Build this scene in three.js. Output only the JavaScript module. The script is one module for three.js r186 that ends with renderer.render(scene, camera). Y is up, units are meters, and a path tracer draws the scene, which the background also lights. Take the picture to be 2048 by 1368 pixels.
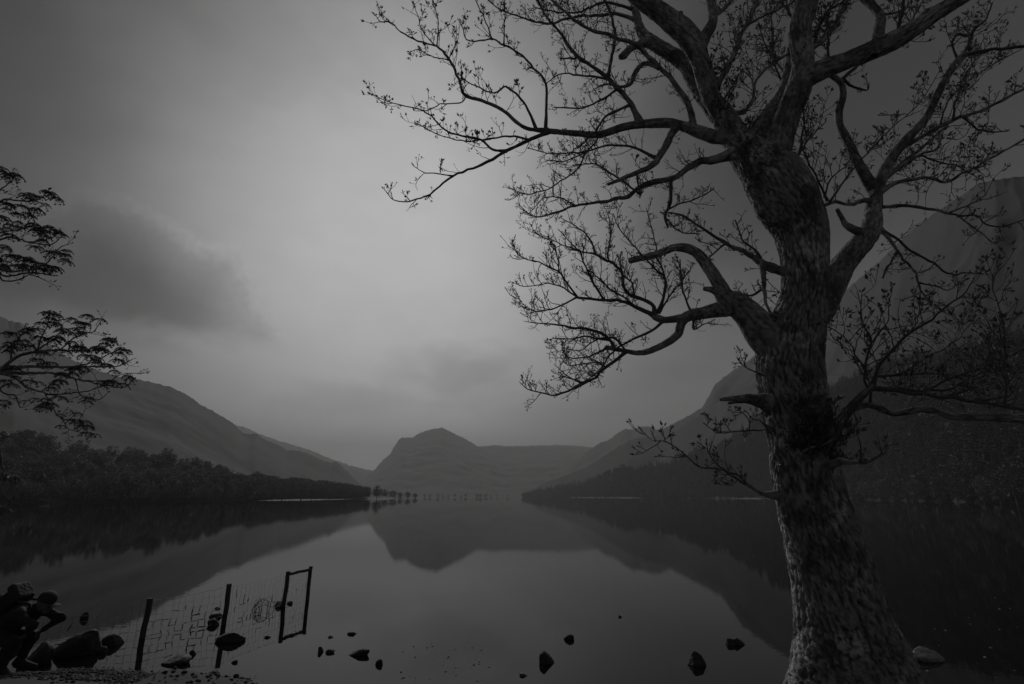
import * as THREE from 'three';
import { MarchingCubes } from 'three/addons/objects/MarchingCubes.js';
import { createNoise2D, createNoise3D } from 'simplex-noise';
import { mergeGeometries, mergeVertices } from 'three/addons/utils/BufferGeometryUtils.js';

// ---------- camera, sky, sun, exposure ----------
const scene = new THREE.Scene();
const EYE = 2.2, FOCAL = 1044, PITCH = Math.atan(309.5 / FOCAL);      // eye height over the lake in metres; lens and tilt of the photograph
const camera = new THREE.PerspectiveCamera(2 * Math.atan(684 / FOCAL) * 180 / Math.PI, 2048 / 1368, 0.1, 30000);
camera.position.set(0, EYE, 0);
camera.rotation.set(PITCH, 0, 0);
const EXPOSURE = 0.42, RAD = Math.PI / 180;
const renderer = new THREE.WebGLRenderer({ antialias: true });
renderer.toneMapping = THREE.LinearToneMapping;
renderer.toneMappingExposure = EXPOSURE;
renderer.shadowMap.enabled = true;

let seed = 20240611;
const rnd = () => { seed = (seed + 0x6d2b79f5) | 0; let t = Math.imul(seed ^ (seed >>> 15), 1 | seed); t = (t + Math.imul(t ^ (t >>> 7), 61 | t)) ^ t; return ((t ^ (t >>> 14)) >>> 0) / 4294967296; };
const range = (a, b) => a + (b - a) * rnd();
const n2 = createNoise2D(rnd), n3 = createNoise3D(rnd);
const fbm2 = (x, y, o = 4) => { let s = 0, a = 0.5; for (let i = 0; i < o; i++) { s += a * n2(x, y); x *= 2.03; y *= 2.03; a *= 0.5; } return s; };
const fbm3 = (x, y, z, o = 4) => { let s = 0, a = 0.5; for (let i = 0; i < o; i++) { s += a * n3(x, y, z); x *= 2.03; y *= 2.03; z *= 2.03; a *= 0.5; } return s; };
const clamp = (x, a = 0, b = 1) => Math.min(b, Math.max(a, x));
const smooth = (a, b, x) => { const t = clamp((x - a) / (b - a)); return t * t * (3 - 2 * t); };
const lerp = (a, b, t) => a + (b - a) * t;

const SUN_AZ = -12.5, SUN_EL = 26.5;      // the veiled sun, in degrees
const sunDir = new THREE.Vector3(Math.sin(SUN_AZ * RAD) * Math.cos(SUN_EL * RAD), Math.sin(SUN_EL * RAD), -Math.cos(SUN_AZ * RAD) * Math.cos(SUN_EL * RAD));
{ // overcast sky: sun glowing through cloud, a cumulus bank, thin grey veils
  const W = 2048, Hh = 1024, d = new Float32Array(W * Hh * 4);
  const top = [[-90, 12], [-56.5, 16.1], [-50.3, 20], [-47.9, 21.7], [-46.3, 22.9], [-45, 24.2], [-43.9, 25.3], [-43, 25.6], [-40.3, 25.8], [-39.1, 25.6], [-37.9, 25.4], [-37.1, 25.2], [-36.3, 24.8], [-35.3, 24.5], [-34.2, 24], [-33.4, 23.7], [-32.6, 24], [-31.7, 23.8], [-30.2, 23.9], [-29.3, 23.7], [-28.7, 22.9], [-28.3, 21.7], [-27.5, 21], [-27, 19.7], [-26.5, 18.5], [-25.5, 18], [-24.6, 17.1], [-23.8, 15.8], [-21.9, 14.2], [-20, 11], [90, 6]];
  const veils = [[-5.5, 13.0, 7.5, 3, 0.26], [-17, 9.6, 8, 1.9, 0.14], [14, 12.5, 9, 2.2, 0.12], [-30, 41, 13, 5, 0.1], [5, 9.5, 9, 2, 0.1], [-42, 13.4, 9, 1.3, 0.16], [28, 30, 12, 7, 0.15], [10, 34, 10, 6, 0.1]];
  // thin cloud glows widely round the sun, more up and down than sideways
  const ga = -14 * RAD, ge = 22 * RAD, glow = new THREE.Vector3(Math.sin(ga) * Math.cos(ge), Math.sin(ge), -Math.cos(ga) * Math.cos(ge)), side = new THREE.Vector3(Math.cos(ga), 0, Math.sin(ga)), rise = new THREE.Vector3().crossVectors(side, glow);
  for (let j = 0; j < Hh; j++) for (let i = 0; i < W; i++) {
    const el = ((j + 0.5) / Hh - 0.5) * 180, ph = ((i + 0.5) / W - 0.5) * 2 * Math.PI, ce = Math.cos(el * RAD);
    const x = Math.cos(ph) * ce, y = Math.sin(el * RAD), z = Math.sin(ph) * ce;
    const az = Math.atan2(x, -z) / RAD;
    const off = Math.acos(clamp(x * glow.x + y * glow.y + z * glow.z, -1, 1)) / RAD, gx = x * side.x + z * side.z, gy = x * rise.x + y * rise.y + z * rise.z, gr = Math.hypot(gx, gy) + 1e-9;
    const wob = fbm3(x * 3, y * 4, z * 3, 4);
    let L = 0.585 * Math.exp(-Math.pow(off * (1 + 0.08 * wob) * Math.hypot(gx / gr / 22.3, gy / gr / 30.5), 2.8)) + 0.014 + 0.16 * Math.exp(-Math.max(el, 0) / 10) + 0.075 * Math.exp(-(((az - 20) / 19) ** 2) - ((el - 13) / 9) ** 2);
    L *= 1 + 0.05 * wob + 0.045 * fbm3(x * 9, y * 16, z * 9, 4);
    if (Math.abs(az) < 75 && el > 4) {
      if (az < -12 && el < 30 && el > 8) {   // cumulus bank: a crumbled upper outline, a thin lit rim and a grey body that thins out below
        const ba = az + 0.5 * fbm2(az * 0.6 + 7, el * 0.6, 3), be = el - 0.5 * Math.abs(n2(az * 0.8, el * 0.8)) - 0.22 * Math.abs(n2(az * 2.1 + 4, el * 2.1)) + 0.3;
        let k = 0, near = 99; while (k < top.length - 2 && top[k + 1][0] < ba) k++;
        const inside = be < lerp(top[k][1], top[k + 1][1], clamp((ba - top[k][0]) / (top[k + 1][0] - top[k][0])));
        for (let s = Math.max(0, k - 9); s < Math.min(top.length - 1, k + 10); s++) { const [x0, y0] = top[s], [x1, y1] = top[s + 1], ux = (x1 - x0) * 0.93, uy = y1 - y0, wx = (ba - x0) * 0.93, wy = be - y0, t = clamp((wx * ux + wy * uy) / (ux * ux + uy * uy)); near = Math.min(near, Math.hypot(wx - t * ux, wy - t * uy)); }
        const depth = inside ? near : -near, fray = smooth(-34, -27, az), edge = smooth(-0.06 - 0.9 * fray, 0.2 + 1.6 * fray, depth), body = 0.4 * smooth(0.45, 2.2, depth) + 0.6 * smooth(0.8, 6.5, depth + 0.5 * fbm2(az * 0.25, el * 0.35, 3)), under = smooth(13.2, 16.4, el + 0.8 * fbm2(az * 0.2 + 5, el * 0.3, 3));
        L *= 1 + edge * under * (0.09 * (1 - fray) + 0.12 * fbm2(az * 0.9, el * 1.1, 3) * (1 - body) - (0.4 + 0.36 * smooth(-27, -38, az)) * body);
      }
      for (const [a, e, ra, re, s] of veils) { const q = Math.hypot((az - a) / ra, (el - e) / re) + 0.5 * fbm2(az * 0.11 + a, el * 0.25, 4); L *= 1 - s * (1 - smooth(0.2, 1.4, q)); }
    }
    L = Math.max(L, 0.012) / EXPOSURE;
    const k = (j * W + i) * 4;
    d[k] = L; d[k + 1] = L; d[k + 2] = L * 1.0; d[k + 3] = 1;
  }
  const t = new THREE.DataTexture(d, W, Hh, THREE.RGBAFormat, THREE.FloatType);
  t.mapping = THREE.EquirectangularReflectionMapping; t.minFilter = t.magFilter = THREE.LinearFilter; t.needsUpdate = true;
  scene.background = t; scene.environment = t;
}
const sun = new THREE.DirectionalLight(new THREE.Color(1, 0.995, 0.985), 3.0);
sun.position.copy(sunDir).multiplyScalar(60); sun.target.position.set(0, 0, -10);
sun.shadow.radius = 34; sun.castShadow = true; sun.shadow.mapSize.set(2048, 2048);
Object.assign(sun.shadow.camera, { left: -30, right: 30, top: 30, bottom: -30, near: 1, far: 200 });
scene.add(sun, sun.target);
scene.fog = new THREE.FogExp2(new THREE.Color(0.9, 0.9, 0.9), 0.00026);

// ---------- helpers ----------
// The photograph's sight lines, used to measure where things stand: a direction, a point at a distance along the view, a point on the lake.
const look = (px, py) => { const x = (px - 1024) / FOCAL, y = (684 - py) / FOCAL; return new THREE.Vector3(x, y * Math.cos(PITCH) + Math.sin(PITCH), y * Math.sin(PITCH) - Math.cos(PITCH)); };
const at = (px, py, D) => { const d = look(px, py); return d.multiplyScalar(D / -d.z).add(camera.position); };
const reach = (px, py, D) => D / -look(px, py).z;                          // distance along the lens axis
const onLake = (px, py, h = 0) => { const d = look(px, py); return d.multiplyScalar((EYE - h) / -d.y).add(camera.position); };
const far = (px, py, hor) => { const d = look(px, py); return d.multiplyScalar(hor / Math.hypot(d.x, d.z)).add(camera.position); };
const V = (x, y, z) => new THREE.Vector3(x, y, z);

const taken = new Map();
function numbered(name) { const n = taken.get(name) ?? 0; taken.set(name, n + 1); return n ? name + '_' + String(n).padStart(3, '0') : name; }
function tag(o, label, category, group) { o.userData.label = label; o.userData.category = category; if (group) o.userData.group = group; return o; }
function put(o, name, parent = scene) { o.name = parent === scene ? numbered(name) : name; parent.add(o); o.traverse((c) => { if (c.isMesh) { c.castShadow = true; c.receiveShadow = true; } }); return o; }
const mesh = (name, geo, mat, parent = scene) => put(new THREE.Mesh(geo, mat), name, parent);
const group = (name, pos) => { const g = new THREE.Group(); put(g, name); if (pos) g.position.copy(pos); return g; };
const gray = (v, rough = 0.9, extra = {}) => new THREE.MeshStandardMaterial({ color: new THREE.Color().setRGB(v, v, v), roughness: rough, ...extra });

class Acc {   // collects tubes and leaf blades into one geometry
  constructor() { this.p = []; this.n = []; this.i = []; this.uv = []; this.c = []; }
  tube(pts, rad, sides = 5, tint = 1) {
    const base = this.p.length / 3, N = pts.length, t = V(), u = V(), w = V(), q = V();
    let len = 0; u.set(0.31, 0.2, 0.93);
    for (let k = 0; k < N; k++) {
      t.copy(pts[Math.min(k + 1, N - 1)]).sub(pts[Math.max(k - 1, 0)]).normalize();
      u.addScaledVector(t, -u.dot(t)); if (u.lengthSq() < 1e-6) u.set(t.y, -t.x, 0.01).addScaledVector(t, -t.z * 0.01); u.normalize(); w.crossVectors(t, u);
      if (k) len += pts[k].distanceTo(pts[k - 1]);
      for (let s = 0; s <= sides; s++) {
        const a = s / sides * Math.PI * 2; q.copy(u).multiplyScalar(Math.cos(a)).addScaledVector(w, Math.sin(a));
        this.p.push(pts[k].x + q.x * rad[k], pts[k].y + q.y * rad[k], pts[k].z + q.z * rad[k]); this.n.push(q.x, q.y, q.z); this.uv.push(a * rad[0], len); this.c.push(tint, tint, tint);
      }
      if (k) for (let s = 0; s < sides; s++) { const a = base + (k - 1) * (sides + 1) + s, b = a + sides + 1; this.i.push(a, a + 1, b, b, a + 1, b + 1); }
    }
    const cap = this.p.length / 3, e = pts[N - 1]; t.copy(e).sub(pts[N - 2]).normalize();
    this.p.push(e.x + t.x * rad[N - 1] * 0.5, e.y + t.y * rad[N - 1] * 0.5, e.z + t.z * rad[N - 1] * 0.5); this.n.push(t.x, t.y, t.z); this.uv.push(0, len); this.c.push(tint, tint, tint);
    const l = cap - sides - 1; for (let s = 0; s < sides; s++) this.i.push(l + s, l + s + 1, cap);
  }
  blade(base, dir, length, width, side, tint = 1, fold = 0.25) {   // a pointed leaf folded along its midrib
    const b = this.p.length / 3, up = V().crossVectors(side, dir).normalize(), m = base.clone().addScaledVector(dir, length * 0.45), e = base.clone().addScaledVector(dir, length).addScaledVector(up, -length * 0.12);
    const l = m.clone().addScaledVector(side, width / 2).addScaledVector(up, width * fold), r = m.clone().addScaledVector(side, -width / 2).addScaledVector(up, width * fold);
    for (const v of [base, l, e, r, m]) { this.p.push(v.x, v.y, v.z); this.n.push(up.x, up.y, up.z); this.uv.push(0, 0); this.c.push(tint, tint, tint); }
    this.i.push(b, b + 1, b + 4, b + 1, b + 2, b + 4, b + 4, b + 2, b + 3, b, b + 4, b + 3);
  }
  geo() {
    const g = new THREE.BufferGeometry();
    g.setAttribute('position', new THREE.Float32BufferAttribute(this.p, 3)); g.setAttribute('normal', new THREE.Float32BufferAttribute(this.n, 3));
    g.setAttribute('uv', new THREE.Float32BufferAttribute(this.uv, 2)); g.setAttribute('color', new THREE.Float32BufferAttribute(this.c, 3)); g.setIndex(this.i);
    return g;
  }
}
function noiseTexture(w, h, fn, srgb = false) {
  const d = new Uint8Array(w * h * 4);
  for (let y = 0; y < h; y++) for (let x = 0; x < w; x++) { const v = clamp(fn(x / w, y / h)) * 255, k = (y * w + x) * 4; d[k] = d[k + 1] = d[k + 2] = v; d[k + 3] = 255; }
  const t = new THREE.DataTexture(d, w, h); t.wrapS = t.wrapT = THREE.RepeatWrapping; t.magFilter = THREE.LinearFilter; t.minFilter = THREE.LinearMipmapLinearFilter; t.needsUpdate = true;
  if (srgb) t.colorSpace = THREE.SRGBColorSpace;
  return t;
}
// tileable noise: a torus in four of simplex's coordinates folded to three
const tileNoise = (u, v, fu, fv, o) => { const a = u * 2 * Math.PI, b = v * 2 * Math.PI; return 0.5 * (fbm3(Math.cos(a) * fu, Math.sin(a) * fu, Math.cos(b) * fv + 5, o) + fbm3(Math.sin(a) * fu + 9, Math.cos(a) * fu, Math.sin(b) * fv + 1, o)); };
// ---------- setting: lake, bank, hills ----------
const rippleTex = noiseTexture(512, 512, (u, v) => 0.5 + 0.45 * tileNoise(u, v, 1.2, 2.6, 4));
rippleTex.repeat.set(1 / 3.1, 1 / 2.3);
const waterMat = new THREE.MeshPhysicalMaterial({ color: new THREE.Color().setRGB(0.006, 0.006, 0.006), roughness: 0.0, ior: 1.33, specularIntensity: 0.36, bumpMap: rippleTex, bumpScale: 0.0006 });
{
  const g = new THREE.PlaneGeometry(9000, 7400, 1, 1); g.rotateX(-Math.PI / 2); g.translate(0, 0, -3670);
  const p = g.attributes.position, uv = g.attributes.uv; for (let i = 0; i < p.count; i++) uv.setXY(i, p.getX(i), -p.getZ(i));
  const o = mesh('lake', g, waterMat); o.userData.kind = 'structure'; o.userData.label = 'still dark lake mirroring the hills and sky';
}
const shoreD = (x) => x > -3.4 ? lerp(7.3, 5.9, smooth(-3.4, -1.2, x)) - 0.15 * Math.sin(x * 2.3) : x > -7.4 ? 7.75 + 0.1 * Math.sin(x * 3.1) - 0.42 * smooth(-4.6, -3.4, x) : 7.75 + (-7.4 - x) * 1.1;
function bankHeight(x, z) {
  const s = shoreD(x) + z;                                                  // metres inland of the water's edge
  const inland = s > 0 ? (x < -3 ? 0.05 + 0.2 * s : 0.06 + 0.36 * s) : 0.22 * s;
  const cap = lerp(0.75, 0.55, smooth(-2, -6, x));
  return Math.min(cap + 0.02 * s, inland - 0.04) + 0.035 * fbm2(x * 1.7, z * 1.7, 4) * smooth(-2, 0.5, s);
}
{
  const g = new THREE.PlaneGeometry(60, 36, 300, 180); g.rotateX(-Math.PI / 2); g.translate(0, 0, 3.5);
  const p = g.attributes.position, c = new Float32Array(p.count * 3);
  for (let i = 0; i < p.count; i++) { const x = p.getX(i), z = p.getZ(i); p.setY(i, bankHeight(x, z)); const v = 0.018 + 0.014 * (fbm2(x * 2.2, z * 2.2, 4) + 0.4); c.fill(v, i * 3, i * 3 + 3); }
  g.setAttribute('color', new THREE.BufferAttribute(c, 3)); g.computeVertexNormals();
  const o = mesh('bank', g, gray(1, 0.95, { vertexColors: true })); o.userData.kind = 'structure'; o.userData.label = 'stony lake bank sloping down to the water';
}
// A hill: its crest line and its foot line, each a row of [picture x, picture y, distance]; slope between them, back slope behind.
const resample = (pts, n) => { const c = new THREE.CatmullRomCurve3(pts, false, 'centripetal'); return c.getPoints(n - 1); };
function rowPoints(list, n, fn) {
  const out = [];
  for (let k = 0; k < n; k++) { const x = lerp(list[0][0], list.at(-1)[0], k / (n - 1)); let i = 0; while (i < list.length - 2 && list[i + 1][0] < x) i++; const a = list[i], b = list[i + 1], t = clamp((x - a[0]) / (b[0] - a[0])); out.push(fn(x, lerp(a[1], b[1], t), lerp(a[2], b[2], t))); }
  return out;
}
function hill(name, crest, foot, { n = 240, m = 70, bend = 1, rough = 20, back = 600, base = 0.1, label, streak = 1, jag = 1 }) {
  const C = rowPoints(crest, n, far), F = rowPoints(foot, n, far), P = [], col = [], J = [];
  for (let k = 0; k < n; k++) { J.push(jag * (2.2 * n2(k * 0.35, 3.3) + 1.2 * n2(k * 0.9, 8.1)) * C[k].distanceTo(camera.position) / 2000); }
  const surf = (u, v) => {
    const x = clamp(u) * (n - 1), i = Math.min(n - 2, Math.floor(x)), t = x - i, c = C[i].clone().lerp(C[i + 1], t), f = F[i].clone().lerp(F[i + 1], t), o = f.clone().lerp(c, v);
    const h = Math.pow(v, bend), jg = lerp(J[i], J[i + 1], t) * Math.pow(v, 14);
    o.y = lerp(-3, c.y, h) + jg + rough * clamp(c.y / 260, 0.06, 1) * 4 * v * (1 - v) * (0.6 * fbm2(o.x * 0.0035, o.z * 0.0035, 5) - 0.08 * Math.abs(n2(u * 9 * streak + 0.8 * fbm2(o.x * 0.004, o.z * 0.004, 3), v * 1.5)) + 0.03 * fbm2(o.x * 0.02, o.z * 0.02, 3));
    return o;
  };
  const M = m + 12;
  for (let k = 0; k < n; k++) for (let j = 0; j < M; j++) {
    let o;
    if (j < m) o = surf(k / (n - 1), j / (m - 1));
    else { const t = (j - m + 1) / 12, c = C[k], dir = V(c.x, 0, c.z).normalize(); o = c.clone().addScaledVector(dir, back * t); o.y = lerp(c.y + J[k] * 0.5, -5, t * t * 0.6 + t * 0.4); }
    P.push(o.x, o.y, o.z);
    const patch = fbm2(o.x * 0.006 + 40, o.z * 0.006 + o.y * 0.01, 4), wx = o.x + 60 * fbm2(o.x * 0.005, o.z * 0.005, 3), str = fbm2((wx + o.y * 1.2) * 0.018, o.y * 0.004 + o.z * 0.006, 4);
    const v = base * clamp(1 + 0.4 * patch + 0.3 * str, 0.3, 2.1); col.push(v, v, v);
  }
  const idx = []; for (let k = 0; k < n - 1; k++) for (let j = 0; j < M - 1; j++) { const a = k * M + j, b = a + M; idx.push(a, b, a + 1, b, b + 1, a + 1); }
  const g = new THREE.BufferGeometry(); g.setAttribute('position', new THREE.Float32BufferAttribute(P, 3)); g.setAttribute('color', new THREE.Float32BufferAttribute(col, 3)); g.setIndex(idx); g.computeVertexNormals();
  const o = mesh(name, g, gray(1, 1, { vertexColors: true, side: THREE.DoubleSide })); o.userData.kind = 'structure'; o.userData.label = label;
  return surf;
}
const sh = (px, py) => { const p = onLake(px, py); return [px, 994, Math.hypot(p.x, p.z)]; };
const leftHill = hill('hill', [[-420, 520, 701], [-200, 560, 729], [0, 630, 758], [19, 641, 758], [45, 646, 758], [90, 688, 785], [150, 722, 803], [200, 742, 813], [234, 752, 819], [262, 757, 830], [300, 763, 842], [345, 775, 853], [370, 787, 864], [400, 808, 875], [420, 818, 886], [440, 830, 898], [470, 850, 909], [485, 865, 920], [500, 869, 925], [512, 866, 926], [530, 880, 933], [560, 890, 944], [575, 901, 950], [595, 901, 956], [612, 905, 967], [640, 918, 976], [660, 925, 986], [672, 922, 985], [690, 938, 1000], [710, 958, 1014], [725, 970, 1029], [760, 980, 1044], [830, 988, 1030]],
  [sh(-420, 1020), sh(0, 1009), sh(200, 1006), sh(400, 1003), sh(560, 1000.6), sh(700, 998.4), sh(830, 996.6)], { n: 320, m: 90, bend: 1.25, rough: 20, back: 900, base: 0.055, label: 'long grassy fell sloping down to the left shore' });
hill('hill', [[380, 800, 4800], [465, 848, 4800], [490, 855, 4800], [520, 868, 4800], [560, 882, 4800], [620, 900, 4880], [660, 917, 4960], [700, 930, 4960], [730, 938, 5040], [745, 941, 5120], [790, 960, 5280]], [[380, 994, 2300], [790, 994, 2300]], { n: 140, m: 40, rough: 30, base: 0.05, label: 'pale ridge behind the left fell, falling towards the valley' });
hill('hill', [[680, 990, 3024], [720, 962, 3360], [735, 950, 3584], [750, 938, 3808], [766, 920, 4032], [780, 908, 4144], [790, 890, 4256], [800, 877, 4312], [805, 874, 4312], [815, 875, 4368], [824, 876, 4368], [835, 868, 4424], [850, 862, 4480], [865, 858, 4480], [885, 855, 4480], [905, 865, 4424], [930, 877, 4368], [955, 892, 4312], [985, 902, 4256], [1010, 908, 4200], [1050, 908, 4144], [1100, 904, 4144], [1130, 899, 4144], [1160, 901, 4144], [1190, 905, 4032], [1240, 910, 3920]], [[680, 994, 2150], [1240, 994, 2150]], { n: 260, m: 60, bend: 1.35, rough: 34, back: 1200, base: 0.05, label: 'pointed pike at the head of the lake, in the middle' });
hill('hill', [[900, 900, 5600], [955, 893, 5600], [990, 890, 5600], [1020, 893, 5600], [1060, 891, 5600], [1110, 890, 5600], [1150, 891, 5600], [1190, 895, 5600], [1260, 900, 5600]], [[900, 994, 4600], [1260, 994, 4600]], { n: 110, m: 24, rough: 20, back: 700, base: 0.05, label: 'flat-topped far ridge right of the central pike' });
hill('hill', [[1120, 940, 3000], [1175, 902, 3000], [1200, 886, 3000], [1220, 878, 3000], [1240, 862, 3000], [1252, 858, 3000], [1264, 859, 3000], [1280, 853, 3000], [1300, 853, 3000], [1320, 862, 3000], [1400, 870, 3000]], [[1120, 994, 2250], [1400, 994, 2250]], { n: 140, m: 40, rough: 40, base: 0.05, label: 'small craggy ridge right of the flat far ridge' });
hill('hill', [[1250, 890, 1875], [1300, 873, 1838], [1325, 858, 1800], [1370, 835, 1725], [1405, 815, 1650], [1418, 792, 1612], [1430, 768, 1612], [1460, 745, 1575], [1505, 715, 1494], [1580, 668, 1334], [1655, 618, 1134], [1700, 572, 1019], [1760, 522, 889], [1800, 482, 800], [1850, 441, 702], [1890, 412, 638], [1920, 393, 609], [1955, 368, 584], [1990, 359, 559], [2048, 352, 553], [2200, 330, 536], [2450, 300, 518]],
  [[1250, 994, 1350], [1400, 994, 1000], [1600, 994, 620], [1800, 994, 420], [2048, 994, 280], [2450, 994, 240]], { n: 300, m: 90, bend: 1.15, rough: 60, back: 1200, base: 0.024, label: 'steep high mountain filling the right edge' });
const rightHill = hill('hill', [[1045, 991, 1950], [1075, 972, 1850], [1110, 958, 1750], [1164, 938, 1650], [1195, 921, 1550], [1225, 900, 1500], [1255, 883, 1450], [1276, 875, 1420], [1300, 873, 1400], [1330, 870, 1350], [1350, 863, 1300], [1368, 850, 1280], [1395, 832, 1250], [1417, 823, 1220], [1446, 793, 1180], [1470, 782, 1150], [1500, 767, 1100], [1560, 756, 980], [1640, 752, 820], [1700, 747, 700], [1800, 738, 520], [1900, 728, 420], [2048, 720, 320], [2300, 700, 260]],
  [sh(1045, 994.9), sh(1110, 995.1), sh(1200, 995.5), sh(1300, 996), sh(1500, 997.2), sh(1700, 999.8), sh(1950, 1005), sh(2300, 1012)], { n: 320, m: 80, bend: 1.1, rough: 26, back: 500, base: 0.035, label: 'wooded lower slope along the right shore' });
// narrow pale beaches at the far waterline
function beach(px0, px1, inset, wide, label) {
  const g = new THREE.BufferGeometry(), P = [], idx = [], N = 60;
  for (let k = 0; k < N; k++) {
    const px = lerp(px0[0], px1[0], k / (N - 1)), py = lerp(px0[1], px1[1], k / (N - 1)), p = onLake(px, py), d = V(p.x, 0, p.z).normalize(), w = wide * Math.sin(Math.PI * (k + 0.3) / N) * (0.6 + 0.6 * Math.abs(n2(k * 0.3, px0[0])));
    for (let j = 0; j < 4; j++) { const q = p.clone().addScaledVector(d, inset + w * (j / 3 - 0.3)); P.push(q.x, -0.1 + 0.16 * w * 0.12 * j + 0.05 * n2(k, j), q.z); }
    if (k) for (let j = 0; j < 3; j++) { const a = (k - 1) * 4 + j, b = a + 4; idx.push(a, b, a + 1, b, b + 1, a + 1); }
  }
  g.setAttribute('position', new THREE.Float32BufferAttribute(P, 3)); g.setIndex(idx); g.computeVertexNormals();
  const o = mesh('beach', g, gray(0.15, 0.95, { side: THREE.DoubleSide })); o.userData.kind = 'structure'; o.userData.label = label;
}
beach([1120, 995.1], [1330, 996.1], -6, 26, 'thin pale shingle beach along the right shore');
beach([1455, 996.9], [1545, 997.5], -5, 16, 'pale shingle spit beside the tree trunk');
beach([500, 1001.4], [720, 998.1], -5, 13, 'pale shingle strip along the left shore');
beach([735, 997.9], [800, 997], -6, 18, 'short pale shingle strip at the left point');
// ---------- woods and shore trees ----------
const leafMat = new THREE.MeshStandardMaterial({ color: 0xffffff, vertexColors: true, roughness: 0.85, side: THREE.DoubleSide });
const barkPlain = gray(0.07, 0.95);
function crownBroad(lobes, blades, size) {   // unit tree: 1 m tall, base at the origin
  const a = new Acc(), L = [];
  for (let k = 0; k < lobes; k++) { const t = k / lobes, ang = k * 2.4 + rnd(), r = 0.23 * Math.sin(Math.PI * (0.15 + 0.85 * t)) * range(0.7, 1.15); L.push([V(Math.cos(ang) * r, 0.28 + 0.56 * t + range(-0.04, 0.04), Math.sin(ang) * r), range(0.11, 0.19)]); }
  for (let k = 0; k < blades; k++) {
    const [c, r] = L[Math.floor(rnd() * lobes)], d = V(range(-1, 1), range(-0.8, 1), range(-1, 1)).normalize(), p = c.clone().addScaledVector(d, r * Math.pow(rnd(), 0.4));
    const dir = d.clone().add(V(range(-0.8, 0.8), range(-0.9, 0.4), range(-0.8, 0.8))).normalize(), side = V(range(-1, 1), range(-0.4, 0.4), range(-1, 1)).cross(dir).normalize();
    a.blade(p, dir, size * range(0.7, 1.4), size * range(0.5, 0.9), side, range(0.75, 1.25));
  }
  return a.geo();
}
function crownConifer(size) {
  const a = new Acc();
  for (let ring = 0; ring < 17; ring++) {
    const t = ring / 16, y = 0.1 + 0.88 * t, r = 0.19 * Math.pow(1 - t, 0.85) + 0.012, c = Math.round(lerp(13, 4, t));
    for (let k = 0; k < c; k++) { const ang = k / c * 6.283 + ring * 1.1 + range(-0.2, 0.2), d = V(Math.cos(ang), range(-0.35, 0.1), Math.sin(ang)).normalize(); a.blade(V(0, y + range(-0.015, 0.015), 0), d, r * range(0.8, 1.2), size * lerp(1.3, 0.5, t), V(-Math.sin(ang), 0, Math.cos(ang)), range(0.75, 1.2), 0.1); }
  }
  return a.geo();
}
const broadG = [crownBroad(9, 620, 0.07), crownBroad(11, 620, 0.065), crownBroad(8, 560, 0.075)], pineG = crownConifer(0.09);
const stemG = (() => { const a = new Acc(); a.tube([V(0, -0.08, 0), V(0.01, 0.2, 0), V(-0.01, 0.45, 0.01), V(0.01, 0.75, 0)], [0.022, 0.018, 0.012, 0.004], 6); for (let k = 0; k < 7; k++) { const an = k * 2.4, y = 0.3 + 0.055 * k; a.tube([V(0, y, 0), V(Math.cos(an) * 0.1, y + 0.09, Math.sin(an) * 0.1), V(Math.cos(an) * 0.19, y + 0.15, Math.sin(an) * 0.19)], [0.009, 0.006, 0.002], 4); } return a.geo(); })();
const dark = new THREE.MeshPhysicalMaterial({ transmission: 0.3, color: new THREE.Color().setRGB(0.12, 0.12, 0.12), vertexColors: true, roughness: 0.9, side: THREE.DoubleSide });
const mid = new THREE.MeshStandardMaterial({ color: new THREE.Color().setRGB(0.1, 0.1, 0.1), vertexColors: true, roughness: 0.9, side: THREE.DoubleSide });
const pale = new THREE.MeshStandardMaterial({ color: new THREE.Color().setRGB(0.17, 0.17, 0.17), vertexColors: true, roughness: 0.9, side: THREE.DoubleSide });
const needle = new THREE.MeshStandardMaterial({ color: new THREE.Color().setRGB(0.05, 0.05, 0.05), vertexColors: true, roughness: 0.9, side: THREE.DoubleSide });
function wood(name, label, surf, count, geo, mat, keep, hMin, hMax) {
  const o = new THREE.InstancedMesh(geo, mat, count), m = new THREE.Matrix4(), q = new THREE.Quaternion(), c = new THREE.Color();
  let k = 0, guard = 0;
  while (k < count && guard++ < count * 60) {
    const u = rnd(), v = rnd(); if (!keep(u, v)) continue;
    const p = surf(u, v); if (p.y < 0.4) continue;
    const h = range(hMin, hMax), w = h * range(0.85, 1.25);
    m.compose(p.setY(p.y - 0.4), q.setFromAxisAngle(V(0, 1, 0), rnd() * 6.28), V(w, h, w)); o.setMatrixAt(k, m);
    const s = range(0.65, 1.3); o.setColorAt(k, c.setRGB(s, s, s)); k++;
  }
  o.count = k; put(o, name); o.userData.kind = 'stuff'; o.userData.label = label;
}
const clump = (u, v, f) => fbm2(u * f, v * f * 0.6 + 11, 3);
wood('left_shore_wood', 'dark mass of broadleaf wood above the left shore', leftHill, 2800, broadG[0], dark, (u, v) => v < lerp(0.06, 0.2, smooth(0.58, 0.9, u)) + 0.035 * clump(u, v, 18) || (v < 0.2 && clump(u, v, 26) > 0.22 && rnd() < 0.5), 8, 15);
const treeLine = (u) => lerp(0.52, 1.02, smooth(0.30, 0.6, u));
wood('conifer_wood', 'dense dark conifer wood covering the right slope', rightHill, 7600, pineG, needle, (u, v) => v < treeLine(u) * (0.94 + 0.12 * clump(u, v, 15)) && clump(u + 3, v, 9) < 0.3, 12, 21);
wood('broadleaf_wood', 'lighter broadleaf wood mixed into the right slope', rightHill, 2600, broadG[2], mid, (u, v) => v < treeLine(u) * 0.95 && (clump(u + 3, v, 9) > 0.12 || v < 0.12), 9, 16);

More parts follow.
